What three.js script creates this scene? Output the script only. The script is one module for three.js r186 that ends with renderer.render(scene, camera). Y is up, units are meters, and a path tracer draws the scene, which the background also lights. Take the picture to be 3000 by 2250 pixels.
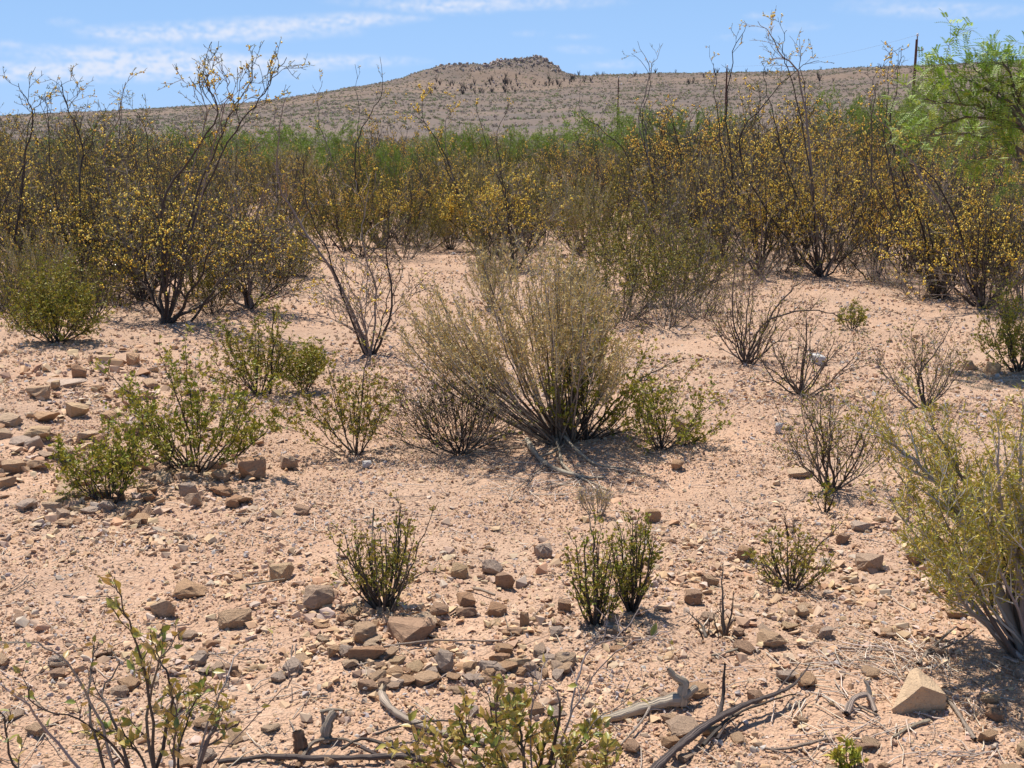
import * as THREE from 'three';
import { ConvexGeometry } from 'three/addons/geometries/ConvexGeometry.js';
import { mergeGeometries } from 'three/addons/utils/BufferGeometryUtils.js';
import { createNoise2D, createNoise3D } from 'simplex-noise';

// ---------------------------------------------------------------- random numbers and small helpers
function rngOf(seed) {
  let s = seed | 0;
  return () => { s = (s + 0x6d2b79f5) | 0; let t = Math.imul(s ^ (s >>> 15), 1 | s); t = (t + Math.imul(t ^ (t >>> 7), 61 | t)) ^ t; return ((t ^ (t >>> 14)) >>> 0) / 4294967296; };
}
const V = (x, y, z) => new THREE.Vector3(x, y, z);
const lerp = (a, b, t) => a + (b - a) * t;
const clamp = (x, a, b) => Math.min(b, Math.max(a, x));
const sstep = (a, b, x) => { const t = clamp((x - a) / (b - a), 0, 1); return t * t * (3 - 2 * t); };
const N2 = createNoise2D(rngOf(11)), N3 = createNoise3D(rngOf(12));

// ---------------------------------------------------------------- camera, sky, sun, exposure
const scene = new THREE.Scene();
const FOCAL = 3462, CX = 1500, CY = 1125, HORIZON = 400;         // in pixels of the photograph
const EYE = 1.6;
const PITCH = Math.atan((CY - HORIZON) / FOCAL);
const camera = new THREE.PerspectiveCamera(2 * Math.atan(CY / FOCAL) * 180 / Math.PI, 4 / 3, 0.1, 6000);
camera.position.set(0, EYE, 0);
camera.rotation.x = -PITCH;
scene.add(camera);

const renderer = new THREE.WebGLRenderer({ antialias: true });
renderer.toneMapping = THREE.LinearToneMapping;
renderer.toneMappingExposure = 1.42;
renderer.shadowMap.enabled = true;

const cp = Math.cos(PITCH), sp = Math.sin(PITCH);
function ray(px, py) {                                           // direction of a pixel of the photograph
  const x = (px - CX) / FOCAL, y = -(py - CY) / FOCAL;
  return V(x, y * cp - sp, -y * sp - cp);
}
const azOf = (d) => Math.atan2(d.x, -d.z), tanElOf = (d) => d.y / Math.hypot(d.x, d.z);

const SUN = V(-0.55, 0, -1).normalize().multiplyScalar(Math.cos(67 * Math.PI / 180)).setY(Math.sin(67 * Math.PI / 180));
const sun = new THREE.DirectionalLight(new THREE.Color().setRGB(1, 0.955, 0.88), 5.0);
sun.position.copy(SUN).multiplyScalar(60);
sun.castShadow = true;
sun.shadow.mapSize.set(4096, 4096);
Object.assign(sun.shadow.camera, { left: -30, right: 30, top: 30, bottom: -30, near: 1, far: 160 });
sun.target.position.set(0, 0, -12);
sun.position.add(sun.target.position);
scene.add(sun, sun.target);

function makeSky() {
  const W = 4096, Hh = 2048, data = new Float32Array(W * Hh * 4);
  // thin streaks of cloud: [pixel x, pixel y, half length, half height, tilt, strength]
  const wisps = [[520, 98, 170, 20, -.02, .75], [760, 85, 170, 22, -.03, .85], [980, 62, 150, 15, -.04, .7], [420, 105, 70, 14, 0, .5], [300, 212, 360, 18, .0, 1.0], [700, 188, 280, 18, -.03, .9], [230, 165, 150, 18, .05, .7], [430, 155, 150, 16, 0, .65], [560, 175, 200, 16, 0, .6],
    [190, 65, 30, 8, 0, .4], [292, 93, 42, 11, 0, .5], [20, 130, 26, 9, -.1, .5], [60, 215, 170, 18, 0, .6], [1400, 8, 260, 14, 0, .9], [1290, 26, 110, 11, .02, .7], [1060, 55, 80, 13, 0, .55], [1232, 52, 28, 7, 0, .5], [1070, 178, 120, 11, 0, .5], [1010, 95, 40, 10, 0, .35],
    [1552, 98, 34, 6, 0, .4], [1690, 107, 40, 5, 0, .4], [1700, 145, 54, 8, .04, .45], [1800, 190, 66, 8, -.03, .5], [2570, 15, 80, 16, 0, .3], [2790, 33, 140, 14, .03, .6], [2740, 20, 60, 10, 0, .4], [2225, 45, 32, 6, -.05, .45], [2310, 80, 70, 9, -.02, .45], [2125, 110, 24, 5, 0, .4], [2900, 140, 70, 5, 0, .2]]
    .map(([x, y, l, h, tilt, s]) => { const d = ray(x, y); return { az: azOf(d), el: Math.atan(tanElOf(d)), l: l / FOCAL, h: h / FOCAL, tilt, s }; });
  const sunAz = azOf(SUN), fbm = (x, y, o) => { let a = 0, w = 1, t = 0; for (let k = 0; k < o; k++) { a += w * N2(x + k * 17, y - k * 9); t += w; x *= 2.1; y *= 2.1; w *= 0.55; } return a / t; };
  for (let j = 0; j < Hh; j++) {
    const el = ((j + 0.5) / Hh - 0.5) * Math.PI, e = Math.max(0, el);
    const u = Math.pow(Math.sin(e), 0.55);
    let r = lerp(0.475, 0.012, u), g = lerp(0.79, 0.075, u), b = lerp(1.26, 0.27, u);
    const k = Math.exp(-e / 0.05);
    r = lerp(r, 0.43, k * 0.9); g = lerp(g, 0.61, k * 0.9); b = lerp(b, 0.90, k * 0.9);
    for (let i = 0; i < W; i++) {
      const az = ((i + 0.5) / W - 0.5) * 2 * Math.PI;             // direction (cos az, ., sin az)
      let c = 0, warm = 1;
      if (el > 0 && el < 0.7) {
        const view = Math.atan2(Math.cos(az), -Math.sin(az));     // 0 straight ahead
        const n = fbm(view * 9, el * 62, 5);
        c = 0.35 * sstep(0.34, 0.8, fbm(view * 3.5 + 30, el * 22, 5)) * sstep(0.1, 0.14, el);
        if (Math.abs(view) < 0.6 && el < 0.2) {
          const nx = fbm(view * 60, el * 160, 4), fine = fbm(view * 150 + 9, el * 420, 3);
          for (const w of wisps) {
            const dx = (view - w.az) / w.l, dy = (el - w.el + w.tilt * (view - w.az)) / w.h;
            const q = dx * dx + dy * dy;
            if (q < 3.2) c += w.s * 0.78 * Math.pow(Math.max(0, 1 - q / 3.2), 1.2) * clamp(0.55 + 0.75 * nx + 0.4 * fine + 0.3 * n, 0, 1.25);
          }
        }
        c = Math.min(c, 0.85);
      }
      const near = Math.max(0, Math.cos(az) * Math.cos(el) * SUN.x + Math.sin(el) * SUN.y + Math.sin(az) * Math.cos(el) * SUN.z);
      warm = 1 + 0.25 * Math.pow(near, 8);
      const o = (j * W + i) * 4;
      data[o] = lerp(r, 0.80, c) * warm / 1.42; data[o + 1] = lerp(g, 0.85, c) * warm / 1.42; data[o + 2] = lerp(b, 0.98, c) * warm / 1.42; data[o + 3] = 1;
    }
  }
  const t = new THREE.DataTexture(data, W, Hh, THREE.RGBAFormat, THREE.FloatType);
  t.mapping = THREE.EquirectangularReflectionMapping; t.magFilter = THREE.LinearFilter; t.minFilter = THREE.LinearFilter; t.needsUpdate = true;
  return t;
}
const skyTexture = makeSky();
scene.background = skyTexture;
scene.environment = skyTexture;

// ---------------------------------------------------------------- terrain heights
const SKYLINE = [[-900, 372], [-400, 356], [0, 341], [250, 330], [500, 317], [700, 305], [836, 287], [1000, 263], [1100, 252], [1200, 246], [1400, 240], [1600, 234], [1700, 219], [1800, 218], [2000, 214], [2250, 209], [2500, 200], [2700, 191], [3000, 178], [3400, 170], [4000, 190]];
const SUMMIT = [[1000, 262], [1080, 251], [1181, 228], [1240, 207], [1300, 194], [1335, 189], [1407, 190], [1432, 188], [1461, 178], [1500, 174], [1565, 169], [1590, 172], [1606, 184], [1635, 200], [1660, 214], [1700, 219]];
const toTable = (list) => list.map(([x, y]) => { const d = ray(x, y); return [azOf(d), tanElOf(d)]; });
const skyTable = toTable(SKYLINE), summitTable = toTable(SUMMIT);
function look(table, a) {
  if (a <= table[0][0]) return table[0][1];
  for (let i = 1; i < table.length; i++) if (a < table[i][0]) return lerp(table[i - 1][1], table[i][1], (a - table[i - 1][0]) / (table[i][0] - table[i - 1][0]));
  return table[table.length - 1][1];
}
const ridgeAt = (az) => 790 + 60 * Math.sin(az * 5 + 1) + 25 * Math.sin(az * 13);
function hillHeight(x, z) {
  const r = Math.hypot(x, z);
  if (r < 170) return 0;
  const az = Math.atan2(x, -z), R = ridgeAt(az), t = clamp((r - 170) / (R - 170), 0, 1);
  const base = look(skyTable, az), side = 1 - sstep(0.75, 1.7, Math.abs(az));
  let h = (EYE + base * R) * Math.pow(t, 1.28) * side;
  const sum = (az > summitTable[0][0] && az < summitTable[summitTable.length - 1][0]) ? Math.max(0, look(summitTable, az) - base) * R : 0;
  h += sum * sstep(R - 150, R - 12, r) * (1 - 0.9 * sstep(R + 30, R + 160, r));
  const rough = t * side;
  h += rough * (1.6 * N2(x / 70, z / 70) + 0.55 * N2(x / 17, z / 17) + 0.22 * N2(x / 6, z / 6)) * (1 - 0.6 * sstep(0.85, 1, t));
  const ph = h / 6.5 + 0.35 * N2(x / 120, z / 120), fr = ph - Math.floor(ph);           // broken ledges of rock
  h += rough * 0.45 * (sstep(0, 0.16, fr) * (1 - fr)) * sstep(-0.1, 0.4, N2(x / 90 + 40, z / 60));
  return h - 30 * sstep(R + 60, R + 700, r) * side;
}
function groundHeight(x, z) {
  const r = Math.hypot(x, z);
  let h = 0;
  if (r < 40) h += 0.018 * N2(x * 0.8, z * 0.8) + 0.011 * N2(x * 2.6 + 5, z * 2.6) + 0.0045 * N2(x * 8, z * 8) * (1 - sstep(12, 30, r)) + 0.0028 * N2(x * 23, z * 23) * (1 - sstep(5, 12, r));
  h += 0.05 * N2(x * 0.22 + 9, z * 0.22) * sstep(1, 4, r);
  h += 0.30 * N2(x * 0.035, z * 0.035 + 4) * sstep(14, 50, r);
  h += 0.09 * sstep(-1.3, -3.6, x) * sstep(4.0, 6.5, -z) * (1 - sstep(11, 18, -z));     // low stony bank on the left
  return h + hillHeight(x, z);
}
camera.position.y = EYE + groundHeight(0, 0);
const EYEY = camera.position.y;
function at(px, py, z) { const d = ray(px, py), k = z / d.z; return V(d.x * k, EYEY + d.y * k, z); }       // point of a pixel on the upright plane z
function onGround(px, py) {
  const d = ray(px, py);
  let h = 0, p = V(0, 0, 0);
  for (let i = 0; i < 12; i++) { const k = (h - EYEY) / d.y; p.set(d.x * k, h, d.z * k); h = lerp(h, groundHeight(p.x, p.z), 0.8); }
  p.y = groundHeight(p.x, p.z);
  return p;
}
const depthOf = (p) => -(p.y - EYEY) * sp - p.z * cp;
const metresPerPixel = (p) => depthOf(p) / FOCAL;

// ---------------------------------------------------------------- computed textures
function tileNoise(size, cells, octaves, seed, gain = 0.55) {
  const out = new Float32Array(size * size), rnd = rngOf(seed);
  let amp = 1, tot = 0;
  for (let o = 0; o < octaves; o++, cells *= 2, amp *= gain) {
    const n = Math.min(cells, size), g = new Float32Array(n * n).map(() => rnd());
    tot += amp;
    for (let y = 0; y < size; y++) {
      const fy = y / size * n, y0 = Math.floor(fy) % n, y1 = (y0 + 1) % n, ty = fy - Math.floor(fy), sy = ty * ty * (3 - 2 * ty);
      for (let x = 0; x < size; x++) {
        const fx = x / size * n, x0 = Math.floor(fx) % n, x1 = (x0 + 1) % n, tx = fx - Math.floor(fx), sx = tx * tx * (3 - 2 * tx);
        out[y * size + x] += amp * lerp(lerp(g[y0 * n + x0], g[y0 * n + x1], sx), lerp(g[y1 * n + x0], g[y1 * n + x1], sx), sy);
      }
    }
  }
  for (let i = 0; i < out.length; i++) out[i] = clamp((out[i] / tot - 0.5) * 1.6 + 0.5, 0, 1);
  return out;
}
function texture(size, fill, srgb, repeat = 1) {
  const data = new Uint8Array(size * size * 4);
  for (let i = 0; i < size * size; i++) { const c = fill(i); for (let k = 0; k < 3; k++) data[i * 4 + k] = clamp(c[k], 0, 1) * 255; data[i * 4 + 3] = 255; }
  const t = new THREE.DataTexture(data, size, size);
  t.wrapS = t.wrapT = THREE.RepeatWrapping; t.magFilter = THREE.LinearFilter; t.minFilter = THREE.LinearMipmapLinearFilter; t.generateMipmaps = true;
  if (srgb) t.colorSpace = THREE.SRGBColorSpace;
  t.repeat.set(repeat, repeat); t.needsUpdate = true;
  return t;
}
const toS = (x) => (x <= 0.0031308 ? 12.92 * x : 1.055 * Math.pow(x, 1 / 2.4) - 0.055);
const mixc = (a, b, t) => [lerp(a[0], b[0], t), lerp(a[1], b[1], t), lerp(a[2], b[2], t)];
const sand1 = tileNoise(1024, 9, 4, 21), sand2 = tileNoise(1024, 90, 4, 22, 0.8), sand3 = tileNoise(1024, 260, 2, 23, 0.9);
const sandMap = texture(1024, (i) => {
  const a = sand1[i], b = sand2[i], c = sand3[i];
  let k = mixc([0.50, 0.325, 0.235], [0.63, 0.44, 0.33], a * 0.6 + b * 0.4);
  k = mixc(k, [0.36, 0.235, 0.18], sstep(0.62, 0.95, c) * 0.45);
  k = mixc(k, [0.70, 0.55, 0.44], sstep(0.72, 0.95, b) * 0.5);
  return k.map(toS);
}, true);
const sandBump = texture(1024, (i) => { const h = 0.25 * sand1[i] + 0.45 * sand2[i] + 0.3 * sand3[i]; return [h, h, h]; }, false);
const rock1 = tileNoise(512, 5, 5, 31, 0.62), rock2 = tileNoise(512, 40, 4, 32, 0.75);
const rockMap = texture(512, (i) => {
  let k = mixc([0.66, 0.62, 0.60], [1, 0.97, 0.93], rock1[i]);
  k = mixc(k, [0.5, 0.45, 0.43], sstep(0.68, 0.95, rock2[i]) * 0.6);
  return k.map(toS);
}, true);
const rockBump = texture(512, (i) => { const h = 0.55 * rock1[i] + 0.45 * rock2[i]; return [h, h, h]; }, false);
const bark1 = tileNoise(256, 8, 4, 41, 0.7);
const barkTone = (i) => { const x = i % 256, y = (i / 256) | 0; return bark1[((y >> 3) * 256 + x * 1) % 65536]; };
const barkMap = texture(256, (i) => mixc([0.45, 0.43, 0.41], [1, 0.98, 0.95], barkTone(i) * 0.75 + bark1[i] * 0.25).map(toS), true);
const barkBump = texture(256, (i) => { const h = barkTone(i); return [h, h, h]; }, false);
const hill1 = tileNoise(1024, 24, 5, 51, 0.7), hill2 = tileNoise(1024, 160, 3, 52, 0.8);
const hillMap = texture(1024, (i) => {
  let k = mixc([0.62, 0.58, 0.56], [1.0, 0.95, 0.90], hill1[i] * 0.55 + hill2[i] * 0.45);
  k = mixc(k, [0.42, 0.40, 0.37], sstep(0.6, 0.85, hill2[i]) * 0.6);
  return k.map(toS);
}, true);

// ---------------------------------------------------------------- materials
const std = (o) => new THREE.MeshStandardMaterial(o);
const M = {
  sand: std({ map: sandMap, bumpMap: sandBump, bumpScale: 0.022, roughness: 1, vertexColors: true }),
  hill: std({ map: hillMap, roughness: 1, vertexColors: true }),
  pebble: std({ roughness: 0.95 }),
  bark: std({ roughness: 0.85, vertexColors: true }),
  deadwood: std({ map: barkMap, bumpMap: barkBump, bumpScale: 0.004, roughness: 0.9, vertexColors: true }),
  leaf: new THREE.MeshPhysicalMaterial({ roughness: 0.6, specularIntensity: 0.6, transmission: 0.4, thickness: 0, vertexColors: true, side: THREE.DoubleSide }),
  flower: std({ roughness: 0.9, vertexColors: true }),
  scrub: std({ roughness: 1, side: THREE.DoubleSide }),
};
const lin = (r, g, b) => new THREE.Color().setRGB(r, g, b);
const stoneTones = [[0.50, 0.335, 0.205], [0.48, 0.30, 0.17], [0.46, 0.325, 0.225], [0.53, 0.38, 0.25], [0.41, 0.26, 0.165], [0.46, 0.35, 0.27], [0.45, 0.265, 0.15], [0.52, 0.36, 0.21]];
M.stones = stoneTones.map((c) => std({ map: rockMap, bumpMap: rockBump, bumpScale: 0.006, roughness: 0.95, color: lin(...c.map((x) => x * 1.25)) }));
M.whiteStone = std({ map: rockMap, bumpMap: rockBump, bumpScale: 0.006, roughness: 0.9, color: lin(0.82, 0.78, 0.74) });
M.boulder = std({ map: rockMap, bumpMap: rockBump, bumpScale: 0.007, roughness: 0.95, color: lin(0.55, 0.40, 0.255) });
M.pole = std({ map: barkMap, roughness: 0.9, color: lin(0.17, 0.085, 0.055) });
M.insulator = std({ roughness: 0.3, color: lin(0.7, 0.7, 0.68) });
M.iron = std({ roughness: 0.6, metalness: 0.7, color: lin(0.25, 0.25, 0.26) });

// ---------------------------------------------------------------- naming and tagging
const taken = new Map();
function numbered(name) { const n = taken.get(name) ?? 0; taken.set(name, n + 1); return n ? name + '_' + String(n).padStart(3, '0') : name; }
function tag(o, label, category, group, kind) {
  if (label) o.userData.label = label;
  if (category) o.userData.category = category;
  if (group) o.userData.group = group;
  if (kind) o.userData.kind = kind;
  return o;
}
function top(o, name) { o.name = numbered(name); scene.add(o); return o; }
function part(parent, name, geometry, material, kind) {
  const m = new THREE.Mesh(geometry, material); m.name = name; parent.add(m);
  if (kind) m.userData.kind = kind;
  return m;
}

// ---------------------------------------------------------------- the ground sheet and the hill
(function terrain() {
  const radii = [0.001, 0.8, 1.5];
  for (let r = 2.1; r < 14; r *= 1.0095) radii.push(r);
  for (let r = 14; r < 200; r *= 1.03) radii.push(r);
  const split = radii.length;
  for (let r = 200; r < 1000; r += 5) radii.push(r);
  for (let r = 1000; r < 4000; r *= 1.15) radii.push(r);
  radii.push(4200);
  const angles = [], FRONT = 0.5, n = 400, m = 70;
  for (let i = 0; i <= n; i++) angles.push(-FRONT + 2 * FRONT * i / n);
  for (let i = 1; i <= m; i++) angles.push(FRONT + (2 * Math.PI - 2 * FRONT) * i / m);
  const C = angles.length;
  function sheet(from, to, name, material, tone, uvScale) {
    const pos = [], uv = [], col = [], idx = [];
    for (let i = from; i <= to; i++) for (let j = 0; j < C; j++) {
      const r = radii[i], a = angles[j], x = Math.sin(a) * r, z = -Math.cos(a) * r;
      pos.push(x, groundHeight(x, z), z); uv.push(x / uvScale, z / uvScale); col.push(...tone(x, z, r));
    }
    for (let i = 0; i < to - from; i++) for (let j = 0; j < C - 1; j++) { const a = i * C + j, b = a + 1, c = a + C, d = c + 1; idx.push(a, b, c, b, d, c); }
    const g = new THREE.BufferGeometry();
    g.setAttribute('position', new THREE.Float32BufferAttribute(pos, 3)); g.setAttribute('uv', new THREE.Float32BufferAttribute(uv, 2)); g.setAttribute('color', new THREE.Float32BufferAttribute(col, 3));
    g.setIndex(idx); g.computeVertexNormals();
    const o = top(new THREE.Mesh(g, material), name);
    return tag(o, null, null, null, 'structure');
  }
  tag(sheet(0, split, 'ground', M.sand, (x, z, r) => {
    const a = N2(x * 0.5, z * 0.5), b = N2(x * 1.7 + 9, z * 1.7), c = N2(x * 5 + 3, z * 5);
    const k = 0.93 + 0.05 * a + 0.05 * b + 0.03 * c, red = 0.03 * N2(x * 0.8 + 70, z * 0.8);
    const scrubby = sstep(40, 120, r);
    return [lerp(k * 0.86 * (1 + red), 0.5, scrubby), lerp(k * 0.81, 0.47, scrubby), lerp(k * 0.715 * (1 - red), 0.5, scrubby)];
  }, 2), 'pinkish tan sandy desert ground strewn with gravel', 'ground');
  tag(sheet(split, radii.length - 1, 'hill', M.hill, (x, z, r) => {
    const a = N2(x / 45, z / 45), b = N2(x / 130 + 7, z / 60), c = N2(x / 14, z / 14);
    const tan = [0.225, 0.16, 0.112], grey = [0.13, 0.104, 0.087], red = [0.165, 0.116, 0.088];
    const az = Math.atan2(x, -z), R = ridgeAt(az), t = r / R;
    const bandHere = sstep(0.74, 0.80, t) * (1 - sstep(0.88, 0.93, t));
    let k = mixc(grey, tan, clamp(0.3 + 0.3 * a + 0.25 * c + 0.45 * bandHere, 0, 1));
    return mixc(k, red, clamp(0.25 + 0.5 * b, 0, 1) * 0.7).map((v) => v * 1.1);
  }, 70), 'low brown scrubby hill with a rocky flat summit', 'hill');
})();

// ---------------------------------------------------------------- gathering triangles of plants
class Mesher {
  constructor() { this.p = []; this.n = []; this.c = []; this.i = []; this.uv = []; }
  tube(pts, r0, r1, sides, color, vScale = 4) {
    const start = this.p.length / 3, m = pts.length, t = V(0, 0, 0), a = V(0, 0, 0), b = V(0, 0, 0);
    let ref = Math.abs(pts[m - 1].y - pts[0].y) > Math.abs(pts[m - 1].x - pts[0].x) ? V(1, 0.1, 0.2) : V(0.1, 1, 0.2);
    let run = 0;
    for (let k = 0; k < m; k++) {
      t.copy(pts[Math.min(k + 1, m - 1)]).sub(pts[Math.max(k - 1, 0)]).normalize();
      a.copy(ref).addScaledVector(t, -ref.dot(t)).normalize(); ref = a.clone(); b.crossVectors(t, a);
      const r = typeof r0 === 'function' ? r0(k / (m - 1)) : lerp(r0, r1, Math.pow(k / (m - 1), 0.85));
      if (k) run += pts[k].distanceTo(pts[k - 1]);
      for (let s = 0; s < sides; s++) {
        const w = s / sides * Math.PI * 2, x = Math.cos(w), y = Math.sin(w);
        const nx = a.x * x + b.x * y, ny = a.y * x + b.y * y, nz = a.z * x + b.z * y;
        this.p.push(pts[k].x + nx * r, pts[k].y + ny * r, pts[k].z + nz * r); this.n.push(nx, ny, nz); this.c.push(color[0], color[1], color[2]); this.uv.push(s / sides * 2, run * vScale);
      }
    }
    for (let k = 0; k < m - 1; k++) for (let s = 0; s < sides; s++) {
      const q = start + k * sides + s, e = start + k * sides + (s + 1) % sides;
      this.i.push(q, e, q + sides, e, e + sides, q + sides);
    }
    if (sides > 3) for (const k of [0, m - 1]) for (let s = 1; s < sides - 1; s++) { const o = start + k * sides; if (k) this.i.push(o, o + s, o + s + 1); else this.i.push(o, o + s + 1, o + s); }
  }
  leaf(p, dir, side, up, len, wid, color, fold = 0.25) {
    const s = this.p.length / 3, half = wid / 2, f = wid * fold;
    const push = (v, nx, ny, nz) => { this.p.push(v[0], v[1], v[2]); this.n.push(nx, ny, nz); this.c.push(color[0], color[1], color[2]); this.uv.push(0, 0); };
    const mid = 0.48 * len;
    const l = [p.x + dir.x * mid + side.x * half + up.x * f, p.y + dir.y * mid + side.y * half + up.y * f, p.z + dir.z * mid + side.z * half + up.z * f];
    const r = [p.x + dir.x * mid - side.x * half + up.x * f, p.y + dir.y * mid - side.y * half + up.y * f, p.z + dir.z * mid - side.z * half + up.z * f];
    push([p.x, p.y, p.z], up.x, up.y, up.z);
    push(l, up.x - side.x * 0.45, up.y - side.y * 0.45, up.z - side.z * 0.45);
    push([p.x + dir.x * len, p.y + dir.y * len, p.z + dir.z * len], up.x, up.y, up.z);
    push(r, up.x + side.x * 0.45, up.y + side.y * 0.45, up.z + side.z * 0.45);
    const turn = (side.y * dir.z - side.z * dir.y) * up.x + (side.z * dir.x - side.x * dir.z) * up.y + (side.x * dir.y - side.y * dir.x) * up.z;
    if (turn > 0) this.i.push(s, s + 1, s + 2, s, s + 2, s + 3); else this.i.push(s, s + 2, s + 1, s, s + 3, s + 2);
  }
  ball(p, r, color) {
    const s = this.p.length / 3;
    for (const [x, y, z] of [[1, 0, 0], [-1, 0, 0], [0, 1, 0], [0, -1, 0], [0, 0, 1], [0, 0, -1]]) { this.p.push(p.x + x * r, p.y + y * r, p.z + z * r); this.n.push(x, y, z); this.c.push(color[0], color[1], color[2]); this.uv.push(0, 0); }
    for (const [a, b, c] of [[0, 2, 4], [2, 1, 4], [1, 3, 4], [3, 0, 4], [2, 0, 5], [1, 2, 5], [3, 1, 5], [0, 3, 5]]) this.i.push(s + a, s + b, s + c);
  }
  get empty() { return !this.i.length; }
  build() {
    const g = new THREE.BufferGeometry();
    g.setAttribute('position', new THREE.Float32BufferAttribute(this.p, 3)); g.setAttribute('normal', new THREE.Float32BufferAttribute(this.n, 3)); g.setAttribute('color', new THREE.Float32BufferAttribute(this.c, 3)); g.setAttribute('uv', new THREE.Float32BufferAttribute(this.uv, 2));
    g.setIndex(this.i);
    return g;
  }
}
const unit = (rnd) => { const z = rnd() * 2 - 1, a = rnd() * Math.PI * 2, s = Math.sqrt(1 - z * z); return V(Math.cos(a) * s, z, Math.sin(a) * s); };
const pick = (list, rnd) => list[Math.min(list.length - 1, (rnd() * list.length) | 0)];
const vary = (c, rnd, k = 0.25) => { const f = 1 - k + 2 * k * rnd(); return [c[0] * f, c[1] * f * (0.95 + 0.1 * rnd()), c[2] * f]; };

// a shoot from p along dir: a bent, slightly zigzag line
function shoot(p, dir, len, segs, wobble, rise, rnd) {
  const pts = [p.clone()], d = dir.clone().normalize(), q = p.clone();
  for (let k = 0; k < segs; k++) {
    const e = unit(rnd).multiplyScalar(wobble); d.add(e); d.y += rise; d.normalize();
    q.addScaledVector(d, len / segs); pts.push(q.clone());
  }
  return pts;
}
function along(pts, t) {
  const f = t * (pts.length - 1), k = Math.min(pts.length - 2, Math.floor(f));
  return { p: pts[k].clone().lerp(pts[k + 1], f - k), d: pts[k + 1].clone().sub(pts[k]).normalize() };
}
const lengthOf = (pts) => { let s = 0; for (let k = 1; k < pts.length; k++) s += pts[k].distanceTo(pts[k - 1]); return s; };

// a branch with everything that grows on it. sites collects where leaves and flowers may sit
function branch(mesh, pts, r0, r1, level, o, rnd, sites, tone) {
  mesh.tube(pts, r0, r1, r0 > 0.009 ? 5 : r0 > 0.005 ? 4 : 3, tone);
  const len = lengthOf(pts);
  if (level >= o.leafLevel) {
    const n = Math.max(1, Math.round(len / o.leafStep));
    for (let k = 0; k < n; k++) { const t = lerp(level ? 0.12 : 0.35, 1, (k + rnd()) / n); sites.push({ ...along(pts, Math.min(1, t)), level, t }); }
  }
  if (level >= o.levels) return;
  const kids = Math.round(o.kids[level] * (0.7 + 0.6 * rnd()) * (level ? clamp(len / o.refLen[level], 0.4, 1.6) : 1));
  for (let k = 0; k < kids; k++) {
    const t = lerp(o.kidFrom ?? 0.2, 0.97, (k + rnd()) / kids), a = along(pts, t);
    const ang = lerp(o.angle[0], o.angle[1], rnd());
    const axis = unit(rnd).cross(a.d).normalize();
    const d = a.d.clone().applyAxisAngle(axis, ang); d.y += o.upBias ?? 0.15; d.normalize();
    const l = o.kidLen[level] * (0.5 + 0.8 * rnd()) * lerp(1.1, 0.55, t);
    const rr = Math.max(o.minR, lerp(r0, r1, t) * 0.62);
    branch(mesh, shoot(a.p, d, l, level === 0 ? 5 : 4, o.wobble, o.rise ?? 0.03, rnd), rr, o.minR * 0.7, level + 1, o, rnd, sites, vary(o.twigTones && level === 0 ? pick(o.twigTones, rnd) : tone, rnd, 0.18));
  }
}
function leaves(mesh, sites, o, rnd) {
  const side = V(0, 0, 0), up = V(0, 0, 0);
  for (const s of sites) {
    if (rnd() > o.leafKeep) continue;
    const n = 1 + ((rnd() * o.cluster) | 0), base = pick(o.leafColors, rnd);
    for (let k = 0; k < n; k++) {
      const d = s.d.clone().multiplyScalar(0.5).add(unit(rnd)); d.y += o.leafUp ?? 0.25; d.normalize();
      side.crossVectors(d, unit(rnd)).normalize(); up.crossVectors(side, d).normalize();
      if (up.y < 0) up.negate();
      const len = o.leafLen * (0.6 + 0.8 * rnd());
      mesh.leaf(s.p.clone().addScaledVector(d, 0.002), d, side, up, len, len * o.leafRatio, vary(base, rnd));
    }
  }
}
function flowers(mesh, sites, o, rnd) {
  for (const s of sites) {
    if (rnd() > o.flowerKeep * clamp(1.0 + 2.2 * N3(s.p.x * 2.2, s.p.y * 2.2, s.p.z * 2.2 + 40), 0.1, 2.6)) continue;
    const n = 1 + ((rnd() * 3) | 0);
    for (let k = 0; k < n; k++) mesh.ball(s.p.clone().addScaledVector(unit(rnd), o.flowerSize * 1.5), o.flowerSize * (0.6 + 0.6 * rnd()), vary(pick(o.flowerColors, rnd), rnd, 0.2));
  }
}

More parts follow.
